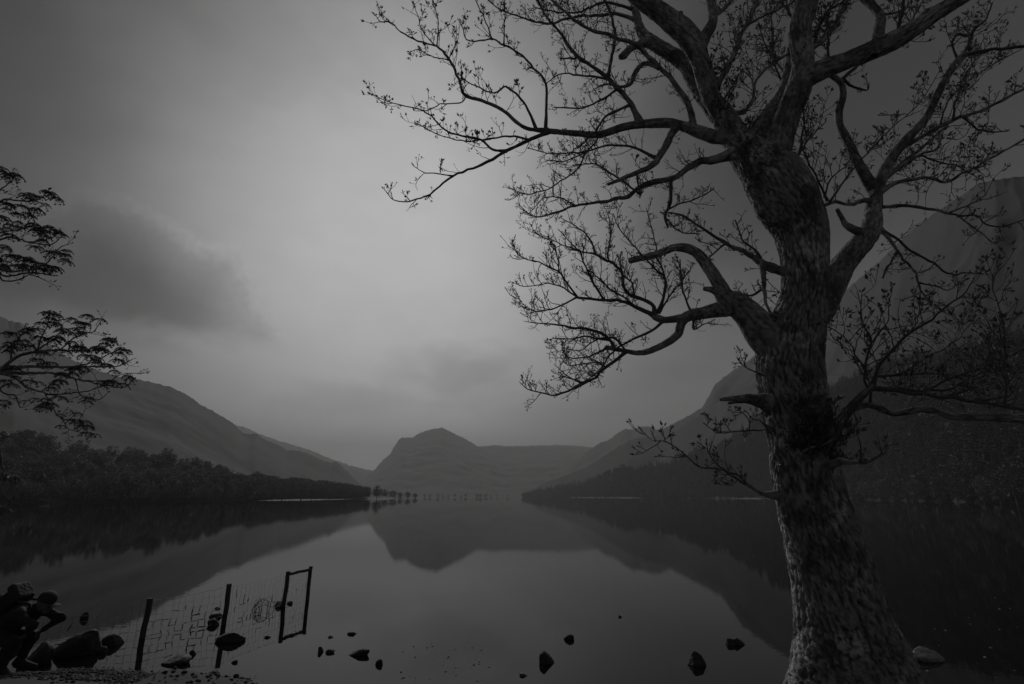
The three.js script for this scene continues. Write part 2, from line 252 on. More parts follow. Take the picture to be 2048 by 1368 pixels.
const kinds = [[broadG[0], dark], [broadG[1], mid], [broadG[2], pale]];
function shoreTree(name, label, grp, p, h, w, kind, mat) {
  const g = group(name, p); g.scale.set(w, h, w); g.rotation.y = rnd() * 6.28;
  mesh('trunk', stemG, barkPlain, g); mesh('crown', kinds[kind % 3][0], mat ?? kinds[kind % 3][1], g);
  tag(g, label, 'tree', grp);
}
for (let k = 0; k < 25; k++) {   // front row, left shore
  const px = -30 + k * 33 + range(-9, 9), py = lerp(1009.2, 997.4, clamp(px / 800)), p = onLake(px, py), d = V(p.x, 0, p.z).normalize(), h = range(7, 12) * lerp(0.95, 1.35, clamp(px / 800));
  shoreTree('shore_tree', 'dark broadleaf tree in the front row at the left waterline', 'front row of trees along the left shore', p.addScaledVector(d, 4).setY(0), h, h * range(0.95, 1.3), k % 2, dark);
}
for (let k = 0; k < 26; k++) {   // front row, right shore, some in pale spring leaf
  const px = 1085 + k * 38 + range(-12, 12), py = px < 1300 ? lerp(995, 996, (px - 1085) / 215) : (px < 1700 ? lerp(996, 999.8, (px - 1300) / 400) : lerp(999.8, 1005.4, (px - 1700) / 250)), p = onLake(px, py), d = V(p.x, 0, p.z).normalize(), lit = [5, 6, 8, 11, 12, 16, 17, 18, 20, 23].includes(k), h = range(9, 14) * (px > 1600 ? 1.1 : 1);
  shoreTree('shore_tree', lit ? 'pale leafy tree in spring leaf at the right waterline' : 'dark leafy tree standing at the right waterline', lit ? 'pale trees along the right shore' : 'dark trees along the right shore', p.addScaledVector(d, 5).setY(0), h, h * range(0.8, 1.1), k % 3, lit ? pale : mid);
}
{ // the row of small trees on the flat shore at the head of the lake
  const row = [[850, 15, 1], [862, 16, 1], [874, 18, 0.9], [886, 15, 1.1], [897, 16, 0.9], [909, 16, 1], [920, 14, 1], [930, 15, 1], [951, 15, 1.1], [960, 17, 1.3], [970, 16, 1.2], [981, 13, 0.9], [993, 14, 0.45], [1013, 12, 0.6], [1031, 10, 0.5]];
  const nth = ['first', 'second', 'third', 'fourth', 'fifth', 'sixth', 'seventh', 'eighth', 'ninth', 'tenth', 'eleventh', 'twelfth', 'thirteenth', 'fourteenth', 'fifteenth'];
  for (const [k, [px, h, w]] of row.entries()) { const p = far(px + range(-4, 4), 994.8, 2000); shoreTree('lakehead_tree', nth[k] + ' tiny hazy tree from the left in the row at the head of the lake', 'row of trees at the far head of the lake', p.setY(-0.2 * h), h * range(0.7, 1.25), h * w * 1.15, Math.floor(px) % 3, dark); }
  const g = new THREE.PlaneGeometry(1500, 300, 60, 6); g.rotateX(-Math.PI / 2); const p = g.attributes.position; for (let i = 0; i < p.count; i++) p.setY(i, p.getZ(i) > 130 ? -0.6 : 1.2 + 1.2 * n2(p.getX(i) * 0.01, p.getZ(i) * 0.01) + (150 - p.getZ(i)) * 0.012);
  g.translate(-60, 0, -2060); g.computeVertexNormals(); const o = mesh('meadow', g, gray(0.045, 1)); o.userData.kind = 'structure'; o.userData.label = 'flat valley floor at the head of the lake';
  for (const [k, [px, h, w]] of [[735, 20, 1.1], [752, 24, 1.2], [768, 28, 1.3], [785, 26, 1.2], [800, 20, 1.1], [815, 22, 1], [830, 17, 1.2]].entries()) { const q = far(px, 996.6, 860); shoreTree('point_tree', nth[k] + ' dark tree from the left on the wooded point of the far shore', 'trees on the far wooded point', q.setY(-0.5), h * 0.52, h * w * 0.6, Math.floor(px) % 3, dark); }
}
// ---------- the big bare tree ----------
const barkBump = noiseTexture(512, 512, (u, v) => { const r = 1 - Math.abs(tileNoise(u, v, 3.2, 1.5, 4)) * 2.4; return clamp(0.25 + 0.75 * r * (0.6 + 0.4 * tileNoise(u, v, 6, 5, 3))); });
barkBump.repeat.set(1 / 0.36, 1 / 0.5);
const barkMat = new THREE.MeshStandardMaterial({ color: 0xffffff, vertexColors: true, roughness: 0.92, bumpMap: barkBump, bumpScale: 0.012 });
const twigMat = gray(0.075, 0.85);
const budMat = new THREE.MeshStandardMaterial({ color: new THREE.Color().setRGB(0.11, 0.11, 0.11), vertexColors: true, roughness: 0.8, side: THREE.DoubleSide });
// Thick bark-covered limb: rings along a curve, plates and furrows as real relief, moss and lichen as colour.
function barkTube(pts, rad, sides, rings, relief, lichen) {
  const curve = new THREE.CatmullRomCurve3(pts, false, 'centripetal'), P = [], C = [], U = [], idx = [], t = V(), u = V(0.3, 0.1, 0.95), w = V(), q = V(), seedN = pts[0].x * 13.7 + pts[0].y * 5.1;
  const rAt = (s) => { const x = s * (rad.length - 1), i = Math.min(rad.length - 2, Math.floor(x)); return lerp(rad[i], rad[i + 1], x - i); };
  let len = 0, last = null;
  for (let k = 0; k <= rings; k++) {
    const s = k / rings, c = curve.getPoint(s); t.copy(curve.getTangent(s)); u.addScaledVector(t, -u.dot(t)).normalize(); w.crossVectors(t, u);
    if (last) len += c.distanceTo(last); last = c.clone();
    const r0 = rAt(s);
    for (let a = 0; a <= sides; a++) {
      const th = (a % sides) / sides * Math.PI * 2; q.copy(u).multiplyScalar(Math.cos(th)).addScaledVector(w, Math.sin(th));
      const x = c.x + q.x * r0, y = c.y + q.y * r0, z = c.z + q.z * r0, fu = r0 * 21;
      const furrow = Math.abs(n3(Math.cos(th) * fu * 1.15 + seedN, Math.sin(th) * fu * 1.15, len * 4.6)), crack = Math.abs(n3(Math.cos(th) * fu * 2.2, Math.sin(th) * fu * 2.2 + seedN, len * 9.5));
      const plate = smooth(0.05, 0.4, furrow) * 0.65 + smooth(0.04, 0.35, crack) * 0.35;
      const lump = fbm3(x * 3.1, y * 2.1, z * 3.1, 3);
      const r = r0 * (1 + 0.07 * lump) + relief * (plate - 0.75);
      P.push(c.x + q.x * r, c.y + q.y * r, c.z + q.z * r);
      const li = smooth(0.1, 0.36, fbm3(x * 2.6 + 3, y * 2.0, z * 2.6, 3) + 0.42 * fbm3(x * 15, y * 12, z * 15, 3)) * smooth(0.25, 0.75, plate + 0.3 * n3(x * 40, y * 40, z * 40)), moss = smooth(0.08, 0.3, fbm3(x * 3.4, y * 2.4 + 50, z * 3.4, 4));
      let v = 0.06 + 0.3 * plate * (0.7 + 0.3 * n3(x * 22, y * 14, z * 22)); v = lerp(v, 0.34, 0.6 * lichen * smooth(0.25, 0.45, n3(x * 27 + 8, y * 10, z * 27) + 0.35 * fbm3(x * 4, y * 3, z * 4, 2)) * smooth(0.35, 0.8, plate)); v = lerp(v, 0.05, moss * 0.65); v = lerp(v, 0.5 + 0.14 * n3(x * 30, y * 30, z * 30), li * lichen * (1 - 0.6 * moss));
      C.push(v, v, v); U.push(a / sides * 2 * Math.PI * r0, len);
      if (k && a) { const b = k * (sides + 1) + a; idx.push(b - sides - 2, b - sides - 1, b - 1, b - 1, b - sides - 1, b); }
    }
  }
  const e = curve.getPoint(1), n = P.length / 3; P.push(e.x + t.x * rad.at(-1) * 0.3, e.y + t.y * rad.at(-1) * 0.3, e.z + t.z * rad.at(-1) * 0.3); C.push(0.12, 0.12, 0.12); U.push(0, len);
  for (let a = 0; a < sides; a++) idx.push(n - sides - 1 + a, n - sides + a, n);
  const g = new THREE.BufferGeometry(); g.setAttribute('position', new THREE.Float32BufferAttribute(P, 3)); g.setAttribute('color', new THREE.Float32BufferAttribute(C, 3)); g.setAttribute('uv', new THREE.Float32BufferAttribute(U, 2)); g.setIndex(idx); g.computeVertexNormals();
  { const nn = g.attributes.normal; for (let k = 0; k <= rings; k++) { const i = k * (sides + 1), j = i + sides, m = V(nn.getX(i) + nn.getX(j), nn.getY(i) + nn.getY(j), nn.getZ(i) + nn.getZ(j)).normalize(); nn.setXYZ(i, m.x, m.y, m.z); nn.setXYZ(j, m.x, m.y, m.z); } }
  return g;
}
class Tree {
  constructor(name, pos) { this.g = group(name); this.axes = []; this.twigs = new Acc(); this.buds = new Acc(); }
  // nearest point of the limbs already built, in the picture, for a new branch to spring from
  nearest(px, py, rMin = 0) { let best = null, bd = 1e9; for (const a of this.axes) for (const s of a) { if (s.r < rMin) continue; const d = (s.px - px) ** 2 + (s.py - py) ** 2; if (d < bd) { bd = d; best = s; } } return best; }
  trace(pts, D0, dd) {   // picture points [x, y, half width] with a depth that runs from D0 to D0 + dd
    const out = [], N = pts.length; let L = [0]; for (let k = 1; k < N; k++) L.push(L[k - 1] + Math.hypot(pts[k][0] - pts[k - 1][0], pts[k][1] - pts[k - 1][1]));
    for (let k = 0; k < N; k++) {
      const D = D0 + dd * L[k] / L[N - 1], a = pts[Math.max(0, k - 1)], b = pts[Math.min(N - 1, k + 1)], ex = pts[k][0] - 1024, ey = pts[k][1] - 684, e2 = ex * ex + ey * ey;
      const across = ((b[1] - a[1]) * ex - (b[0] - a[0]) * ey) / (Math.hypot(b[0] - a[0], b[1] - a[1]) * Math.sqrt(e2) + 1e-6), stretch = Math.sqrt(1 + across * across * e2 / FOCAL ** 2);   // a wide lens widens what lies off its axis
      out.push({ p: at(pts[k][0], pts[k][1], D), r: pts[k][2] * reach(pts[k][0], pts[k][1], D) / FOCAL / stretch, D, px: pts[k][0], py: pts[k][1] });
    }
    return out;
  }
  remember(pts, s) { const a = []; for (let k = 0; k < pts.length - 1; k++) for (let t = 0; t < 1; t += 0.1) a.push({ px: lerp(pts[k][0], pts[k + 1][0], t), py: lerp(pts[k][1], pts[k + 1][1], t), D: lerp(s[k].D, s[k + 1].D, t), r: lerp(s[k].r, s[k + 1].r, t), p: s[k].p.clone().lerp(s[k + 1].p, t) }); a.push({ px: pts.at(-1)[0], py: pts.at(-1)[1], D: s.at(-1).D, r: s.at(-1).r, p: s.at(-1).p }); this.axes.push(a); }
  limb(name, pts, D0, dd, { sides = 28, relief = 0.006, lichen = 0.5, label } = {}) {
    const s = this.trace(pts, D0, dd); this.remember(pts, s);
    const L = s.reduce((a, x, k) => a + (k ? x.p.distanceTo(s[k - 1].p) : 0), 0);
    const o = mesh(name, barkTube(s.map((x) => x.p), s.map((x) => x.r), sides, Math.max(14, Math.round(L * 75)), relief, lichen), barkMat, this.g); if (label) o.userData.label = label;
    return s;
  }
  branch(pts, dd, { twig = 9, len = 0.3, up = 0.5, leaf = 0.035, from = 0.12, rMin } = {}) {
    pts = pts.map(([x, y, r]) => [x, y, r * Math.min(1, 0.62 + 0.03 * r)]); const near = this.nearest(pts[0][0], pts[0][1], rMin ?? 0), s = this.trace(pts, near.D, dd); this.remember(pts, s);
    const P = [near.p, ...s.slice(1).map((x) => x.p)], curve = new THREE.CatmullRomCurve3(P, false, 'centripetal'), total = curve.getLength(), N = Math.max(8, Math.round(total * 22)), Q = [], R = [], a = new Acc();
    const rr = s.map((x) => x.r), amp = 0.012;
    for (let k = 0; k <= N; k++) {
      const t = k / N, x = t * (rr.length - 1), i = Math.min(rr.length - 2, Math.floor(x)), c = curve.getPoint(t), e = Math.sin(Math.PI * t); let r = Math.max(0.0022, lerp(rr[i], rr[i + 1], x - i));
      if (t < 0.06) r *= 1 + 0.5 * (1 - t / 0.06);
      c.x += amp * e * n3(c.x * 7, c.y * 7, c.z * 7); c.y += amp * e * n3(c.x * 7 + 20, c.y * 7, c.z * 7); c.z += amp * e * n3(c.x * 7, c.y * 7 + 20, c.z * 7);
      Q.push(c); R.push(r * (1 + 0.13 * n3(c.x * 25, c.y * 25, c.z * 25)));
    }
    const thick = rr[0] > 0.022;
    mesh('branch', thick ? barkTube(Q, R, 16, N * 2, 0.003, 0.4) : (a.tube(Q, R, 7), a.geo()), thick ? barkMat : twigMat, this.g);
    const count = Math.round(total * twig);
    for (let k = 0; k < count; k++) {
      const t = lerp(from, 0.98, (k + rnd()) / count), c = curve.getPoint(t), tan = curve.getTangent(t);
      const side = V(range(-1, 1), range(-0.6, 1), range(-1, 1)).cross(tan).normalize(), d = tan.clone().multiplyScalar(range(0.3, 0.9)).addScaledVector(side, 0.9).add(V(0, up * range(0.2, 1), 0)).normalize();
      this.sprout(c, d, len * range(0.4, 1.5) * lerp(1, 0.65, t), Math.min(0.0042, lerp(rr[0], rr.at(-1), t) * 0.72), 0, up, leaf);
    }
    const e = Q.at(-1), d = curve.getTangent(1); this.tuft(e, d, leaf * 1.35);
    return s;
  }
  sprout(p, d, length, r, level, up, leaf) {
    const n = level ? 4 : 7, pts = [p.clone()], rad = [r], dir = d.clone(), c = p.clone(), kids = [];
    for (let k = 1; k <= n; k++) {
      dir.add(V(range(-0.3, 0.3), range(-0.26, 0.26) + up * 0.16, range(-0.3, 0.3))).normalize(); c.addScaledVector(dir, length / n); pts.push(c.clone()); rad.push(Math.max(0.0013, lerp(r, 0.0016, k / n)));
      if (level < 2 && k < n && rnd() < (level ? 0.28 : 0.6)) kids.push([c.clone(), dir.clone(), length * range(0.25, 0.5) * (1 - 0.4 * k / n)]);
    }
    this.twigs.tube(pts, rad, level ? 4 : 5); this.tuft(c, dir, leaf);
    for (const [q, e, l] of kids) { const s = V(range(-1, 1), range(-1, 1), range(-1, 1)).cross(e).normalize(); this.sprout(q, e.multiplyScalar(0.7).addScaledVector(s, 0.8).add(V(0, up * 0.3, 0)).normalize(), Math.max(0.03, l), Math.max(0.0018, r * 0.6), level + 1, up, leaf); }
  }
  tuft(p, d, size) {   // opening bud: a few narrow leaves
    if (rnd() < 0.22) return; const n = 2 + Math.floor(rnd() * 3), z = size * range(0.55, 1.2) * 0.86;
    for (let k = 0; k < n; k++) { const e = d.clone().add(V(range(-0.9, 0.9), range(-0.2, 0.9), range(-0.9, 0.9))).normalize(), s = V(range(-1, 1), range(-1, 1), range(-1, 1)).cross(e).normalize(); this.buds.blade(p, e, z * range(0.6, 1.2), z * range(0.28, 0.42), s, range(0.7, 1.3)); }
  }
  finish(twigName, budName) {
    const t = mesh(twigName, this.twigs.geo(), twigMat, this.g); t.userData.kind = 'stuff'; const b = mesh(budName, this.buds.geo(), budMat, this.g); b.userData.kind = 'stuff';
  }
}
const oak = new Tree('bare_tree'); tag(oak.g, 'large gnarled lichen-covered tree with bare budding branches, at the right', 'tree');
const TD = 4.05;
oak.limb('trunk', [[1722, 1480, 165], [1712, 1368, 131], [1705, 1330, 118], [1697, 1290, 106], [1688, 1250, 95], [1676, 1200, 86], [1664, 1150, 81], [1652, 1100, 77], [1636, 1050, 72], [1622, 1000, 68], [1612, 950, 66], [1604, 900, 64], [1596, 850, 65], [1588, 800, 65], [1580, 750, 65], [1582, 700, 64], [1594, 650, 55], [1607, 600, 46], [1609, 550, 46], [1607, 500, 48], [1598, 450, 55], [1575, 405, 66], [1545, 355, 62], [1515, 318, 46], [1495, 292, 28]].map(([x, y, r]) => [x, y, r * 1.05]), TD, 0, { sides: 150, relief: 0.026, lichen: 1, label: 'thick furrowed trunk blotched with pale lichen' });
const limb = (pts, D0, dd, o) => oak.limb('limb', pts.map(([x, y, r]) => [x, y, r * 0.9]), D0, dd, o);
limb([[1555, 385, 52], [1500, 318, 45], [1470, 275, 35], [1445, 235, 30], [1415, 195, 27], [1395, 165, 25], [1370, 128, 21], [1335, 104, 18], [1300, 82, 17], [1284, 66, 12], [1276, 42, 9], [1264, -12, 9]], TD, 0.5, { sides: 60, relief: 0.012, lichen: 0.8 });
limb([[1440, 240, 12], [1424, 200, 22], [1412, 160, 23], [1400, 120, 22], [1372, 80, 21], [1340, 50, 19], [1310, 24, 19], [1280, 2, 18], [1245, -30, 16]], 4.2, -0.3, { sides: 44, relief: 0.01 });
limb([[1400, 110, 20], [1392, 78, 18], [1372, 48, 14], [1345, 28, 12], [1318, 8, 11], [1290, -14, 10]], 4.25, 0.35, { sides: 30 });
limb([[1394, 122, 9], [1400, 96, 15], [1408, 76, 14], [1424, 46, 11], [1424, 18, 11], [1416, -12, 10]], 4.25, 0.3, { sides: 26 });
limb([[1302, 84, 14], [1282, 88, 9], [1262, 96, 8], [1248, 110, 9], [1241, 114, 7]], 4.45, -0.12, { sides: 20, label: 'sawn-off stub' });
limb([[1365, 62, 10], [1362, 40, 8], [1360, 24, 6]], 4.15, -0.06, { sides: 16 });
limb([[1585, 400, 56], [1552, 330, 38], [1560, 280, 31], [1578, 225, 27], [1598, 175, 28], [1606, 130, 25], [1602, 92, 26], [1600, 55, 25], [1610, 20, 25], [1622, -30, 24]], TD - 0.02, -0.25, { sides: 60, relief: 0.012 });
limb([[1490, 300, 26], [1518, 258, 21], [1545, 222, 19], [1568, 188, 18], [1582, 140, 17], [1588, 90, 15]], TD + 0.1, 0.12, { sides: 34, relief: 0.009 });
limb([[1588, 168, 14], [1615, 153, 24], [1645, 139, 22], [1690, 122, 20], [1740, 102, 21], [1790, 80, 21], [1830, 56, 18], [1870, 28, 16], [1925, -6, 15], [1990, -50, 14]], TD - 0.15, -0.55, { sides: 40, relief: 0.009 });
limb([[1748, 112, 9], [1754, 84, 15], [1757, 62, 14], [1760, 34, 13], [1746, 14, 12], [1718, -14, 11]], TD - 0.4, 0.2, { sides: 26 });
limb([[1622, 670, 20], [1640, 620, 34], [1664, 566, 35], [1690, 524, 26], [1722, 487, 25], [1741, 458, 26], [1746, 425, 20], [1750, 394, 18], [1752, 374, 16]], TD + 0.02, 0.4, { sides: 44, relief: 0.011, lichen: 0.6 });
limb([[1750, 384, 17], [1732, 354, 15], [1712, 318, 13], [1697, 284, 11], [1680, 250, 9], [1678, 222, 9], [1686, 190, 8], [1681, 166, 8], [1660, 148, 8]], TD + 0.42, -0.5, { sides: 20 });
limb([[1752, 384, 16], [1768, 342, 13], [1790, 306, 11], [1822, 270, 10], [1852, 236, 9], [1868, 205, 9], [1885, 168, 9], [1905, 135, 9], [1928, 110, 8]], TD + 0.42, -0.35, { sides: 20 });
limb([[1600, 735, 28], [1562, 702, 46], [1528, 668, 41], [1498, 630, 34], [1470, 606, 28], [1452, 596, 23], [1438, 568, 16], [1420, 540, 14], [1402, 515, 13], [1384, 500, 11], [1352, 495, 8.5], [1312, 509, 7.5], [1258, 522, 6.5]], TD - 0.05, 0.3, { sides: 44, relief: 0.009, lichen: 0.7 });
limb([[1460, 622, 22], [1446, 600, 12], [1432, 583, 9], [1408, 577, 5]], TD + 0.1, -0.1, { sides: 18 });
limb([[1470, 612, 24], [1440, 618, 18], [1405, 626, 14], [1372, 634, 12], [1362, 648, 10], [1356, 668, 9], [1330, 688, 8], [1304, 700, 7], [1279, 706, 6], [1250, 702, 5], [1214, 695, 5]], TD + 0.12, 0.28, { sides: 24, lichen: 0.9 });
limb([[1378, 634, 11], [1350, 638, 8], [1328, 640, 8], [1312, 634, 8], [1306, 630, 7]], TD + 0.2, 0.1, { sides: 18, lichen: 0.9 });
limb([[1612, 960, 14], [1638, 905, 20], [1660, 872, 17], [1680, 845, 14], [1705, 812, 10.5], [1728, 788, 9], [1745, 770, 7]], TD - 0.12, -0.3, { sides: 28, relief: 0.008 });
limb([[1700, 818, 8], [1740, 810, 7], [1785, 826, 7], [1850, 819, 7], [1905, 832, 8], [1980, 835, 8], [2060, 838, 12], [2140, 850, 16]], TD - 0.28, -0.5, { sides: 22 });
limb([[1535, 806, 22], [1508, 797, 10], [1472, 797, 7], [1440, 799, 3]], TD - 0.12, -0.12, { sides: 14 });
limb([[1520, 805, 12], [1492, 802, 5], [1456, 806, 3]], TD - 0.12, -0.05, { sides: 12 });
limb([[1735, 470, 12], [1700, 455, 9], [1690, 448, 8], [1683, 435, 7], [1674, 418, 5]], TD + 0.25, -0.1, { sides: 14 });
limb([[0, 0, 0], [1470, 282, 10], [1430, 274, 17], [1394, 263, 15], [1365, 252, 12], [1332, 246, 12], [1281, 249, 10], [1247, 254, 9], [1199, 269, 8], [1144, 266, 7], [1096, 262, 6]].slice(1), TD + 0.1, 0.45, { sides: 22, lichen: 0.3 });
// traced branches: [x, y, half width] in the photograph, then how far they run away from (+) or towards (-) the viewer
const B = (pts, dd, o) => oak.branch(pts, dd, o);
const openL = { twig: 7, len: 0.26, leaf: 0.05, up: 0.55 }, fan = { twig: 22, len: 0.19, leaf: 0.026, up: 0.5 }, dense = { twig: 18, len: 0.24, leaf: 0.032, up: 0.6 };
B([[1096, 262, 6], [1049, 255, 5], [1008, 222, 5], [973, 205, 4.5], [932, 191, 4.5], [924, 180, 4], [912, 143, 3.5], [898, 120, 3.5], [874, 92, 3], [837, 82, 2.5], [803, 65, 2], [779, 44, 1.7], [762, 44, 1.5], [751, 31, 1.2]], 0.3, openL);
B([[1100, 265, 5.5], [1059, 280, 5], [1014, 302, 4.5], [960, 331, 4], [905, 352, 3], [854, 391, 2.5], [809, 403, 2], [785, 398, 1.5], [768, 378, 1.2]], -0.35, { twig: 4.5, len: 0.2, leaf: 0.04 });
B([[905, 353, 2.2], [871, 347, 1.8], [847, 345, 1.5], [826, 331, 1.2]], 0.1, openL);
B([[1014, 302, 4], [984, 299, 3.5], [963, 280, 3.5], [926, 272, 3], [891, 260, 2.6], [854, 226, 2.2], [813, 212, 1.8], [782, 205, 1.5], [741, 188, 1]], 0.2, openL);
B([[1059, 280, 3.5], [1025, 272, 3], [973, 279, 2.5], [930, 282, 2], [880, 270, 1.5], [830, 245, 1.2]], 0.35, openL);
B([[932, 191, 2.4], [924, 205, 2], [880, 208, 1.8], [850, 222, 1.4], [830, 222, 1]], -0.1, openL);
B([[1072, 258, 4], [1052, 212, 3.5], [1035, 191, 3.2], [1011, 173, 3], [990, 186, 2.6], [963, 178, 2.2], [932, 161, 1.8], [919, 150, 1.4]], -0.2, openL);
B([[1093, 260, 4], [1093, 205, 3.8], [1090, 164, 3.6], [1069, 137, 3.4], [1035, 103, 3.2], [1008, 89, 3], [984, 79, 2.5], [936, 82, 2], [926, 58, 1.5], [918, 42, 1]], 0.35, openL);
B([[1008, 89, 2.2], [1009, 34, 1.8], [1010, -8, 1.4]], 0.1, openL);
B([[984, 79, 2.2], [970, 41, 1.8], [949, -4, 1.4]], -0.1, openL);
B([[874, 92, 2], [876, 50, 1.6], [872, 22, 1.4], [864, -6, 1.2]], 0.1, openL);
B([[898, 120, 2], [860, 112, 1.6], [836, 100, 1.2], [820, 104, 1]], 0.1, openL);
B([[870, 90, 1.8], [842, 58, 1.5], [835, 30, 1.2], [828, 8, 1]], -0.15, openL);
B([[912, 143, 2], [898, 118, 1.5], [912, 85, 1.4], [906, 66, 1]], 0.1, openL);
B([[1281, 246, 9], [1260, 205, 7], [1230, 171, 6], [1192, 137, 5], [1155, 113, 4.5], [1120, 65, 4], [1093, 34, 3.5], [1072, -6, 3]], -0.2, dense);
B([[1216, 155, 4.5], [1226, 103, 4.2], [1230, 68, 4], [1222, 30, 3.5], [1205, -8, 3]], 0.15, dense);
B([[1260, 208, 4], [1213, 232, 3.5], [1192, 260, 3], [1160, 290, 2], [1130, 315, 1.5]], -0.3, dense);
B([[1233, 181, 3.4], [1199, 202, 3], [1168, 215, 2.6], [1110, 215, 2]], 0.25, dense);
B([[1213, 157, 3.6], [1172, 152, 3], [1124, 147, 2.2], [1095, 165, 1.6]], -0.2, dense);
B([[1178, 128, 3.6], [1158, 116, 3], [1120, 118, 2.6]], 0.1, dense);
B([[1384, 262, 9], [1380, 219, 8], [1349, 167, 7], [1315, 130, 6.5], [1274, 92, 6], [1233, 75, 5.5], [1172, 55, 4.5], [1134, 27, 4], [1095, -8, 3.5]], -0.35, dense);
B([[1276, 40, 6], [1230, 27, 5], [1196, 31, 4.5], [1144, 34, 4], [1110, 46, 3.6], [1076, 44, 3.2], [1042, 34, 2.8], [997, 17, 2.3], [970, -6, 1.8]], 0.3, dense);
B([[1262, 20, 5], [1210, 5, 4], [1170, 20, 3.2], [1120, 25, 2.6], [1070, 15, 2]], -0.3, dense);
B([[1322, 128, 7], [1290, 128, 6], [1270, 145, 6], [1262, 168, 5], [1240, 175, 4], [1215, 168, 3], [1190, 178, 2]], 0.2, dense);
B([[1352, 258, 9], [1339, 275, 8.5], [1322, 308, 8], [1308, 328, 7.5], [1264, 349, 6], [1216, 369, 4]], -0.15, { twig: 5, len: 0.2 });
B([[1305, 311, 5], [1264, 294, 3.5], [1223, 290, 3], [1172, 302, 2.6], [1110, 308, 2], [1059, 297, 1.5]], 0.25, fan);
B([[1173, 303, 2.6], [1155, 338, 2.4], [1120, 362, 2.1], [1076, 386, 1.8], [1045, 386, 1.5], [1021, 376, 1.1]], -0.2, fan);
B([[1199, 268, 3], [1186, 290, 2.6], [1130, 322, 2], [1092, 320, 1.4]], 0.1, fan);
B([[1271, 340, 3], [1278, 369, 2.5], [1280, 395, 2]], 0.05, fan);
B([[1264, 388, 3.2], [1230, 352, 2.6], [1189, 328, 2], [1150, 330, 1.5]], 0.2, fan);
B([[1450, 330, 13], [1420, 321, 9], [1400, 322, 8], [1349, 355, 7], [1281, 372, 6], [1260, 390, 5.5], [1213, 403, 4.5], [1154, 410, 3.5], [1103, 427, 2.8], [1069, 433, 2], [1035, 407, 1.3]], 0.5, fan);
B([[1150, 410, 2.4], [1120, 395, 2], [1085, 400, 1.6], [1060, 425, 1.2]], -0.2, fan);
B([[1344, 360, 5], [1340, 400, 4.6], [1330, 432, 4], [1336, 455, 3]], -0.05, { twig: 6, len: 0.14 });
B([[1335, 420, 3], [1365, 405, 2.4], [1400, 395, 1.8], [1428, 378, 1.4]], -0.1, fan);
B([[1332, 436, 2.6], [1360, 462, 2.2], [1400, 468, 2]], 0.1, fan);
B([[1575, 546, 14], [1556, 540, 11], [1530, 530, 9.5], [1492, 506, 6.5], [1455, 489, 5], [1417, 465, 4], [1386, 444, 3.2], [1352, 427, 2.4], [1320, 425, 1.8]], 0.2, { twig: 12, len: 0.2 });
B([[1525, 530, 8], [1528, 571, 6], [1530, 600, 5], [1543, 630, 4]], -0.12, { twig: 14, len: 0.22, up: 0.2 });
B([[1524, 532, 5], [1510, 500, 4], [1485, 480, 3], [1470, 440, 2]], 0.2, { twig: 14, len: 0.22 });
B([[1450, 489, 3], [1430, 505, 2.4], [1408, 522, 1.8]], 0.05, fan);
B([[1540, 575, 4], [1500, 590, 3], [1470, 585, 2]], 0.1, fan);
// fan of fine branches at the end of the left limb
B([[1309, 629, 6], [1270, 613, 5], [1239, 602, 4.2], [1207, 599, 4], [1156, 596, 3.6]], 0.05, fan);
B([[1156, 596, 3], [1132, 563, 2.8], [1117, 544, 2.6], [1092, 530, 2.2], [1064, 521, 1.8], [1036, 509, 1.5], [1031, 500, 1.2], [1025, 483, 1]], -0.1, fan);
B([[1117, 544, 2.2], [1117, 524, 2], [1112, 500, 1.8], [1098, 480, 1.6], [1072, 465, 1.3], [1060, 447, 1]], 0.15, fan);
B([[1154, 594, 2.6], [1136, 583, 2.4], [1122, 574, 2.2], [1093, 567, 1.8], [1051, 574, 1.4], [1036, 569, 1]], 0.2, fan);
B([[1153, 596, 2.6], [1129, 608, 2.4], [1107, 618, 2.1], [1090, 619, 1.9], [1068, 625, 1.6], [1056, 616, 1.4], [1042, 602, 1.2], [1032, 582, 1]], -0.2, fan);
B([[1207, 598, 3.4], [1193, 575, 3], [1184, 563, 2.8], [1173, 539, 2.6], [1165, 514, 2.4], [1159, 502, 2.2], [1145, 489, 1.8], [1116, 458, 1.2]], 0.2, fan);
B([[1316, 626, 6], [1306, 610, 5.5], [1286, 599, 5], [1262, 591, 4.8], [1250, 577, 4.4], [1245, 558, 4], [1242, 542, 3.8], [1228, 530, 3.4], [1212, 519, 3.2], [1192, 508, 3], [1181, 480, 2.4], [1168, 465, 2.1], [1146, 449, 1.6], [1122, 436, 1.1]], 0.3, fan);
B([[1192, 508, 2.6], [1160, 503, 2.2], [1130, 492, 1.8], [1105, 480, 1.4], [1085, 470, 1]], -0.15, fan);
B([[1220, 522, 2.4], [1215, 502, 2.2], [1222, 480, 2], [1220, 450, 1.7], [1215, 426, 1.3]], 0.1, fan);
B([[1320, 626, 5], [1326, 597, 4.2], [1330, 566, 3.8], [1328, 555, 3.4], [1309, 536, 2.8], [1286, 514, 2.4], [1259, 483, 2], [1235, 452, 1.6], [1228, 430, 1.2]], -0.15, fan);
B([[1329, 556, 2.8], [1325, 536, 2.6], [1315, 517, 2.2], [1311, 488, 1.9], [1298, 439, 1.6], [1293, 417, 1.2]], 0.2, fan);
B([[1270, 609, 3], [1243, 591, 2.7], [1218, 577, 2.4], [1200, 557, 2.1], [1176, 539, 1.6]], -0.2, fan);
B([[1270, 592, 3], [1264, 567, 2.6], [1247, 547, 2.1], [1235, 510, 1.4]], 0.3, fan);
B([[1320, 622, 3], [1340, 590, 2.5], [1365, 560, 2], [1380, 540, 1.5]], -0.2, fan);
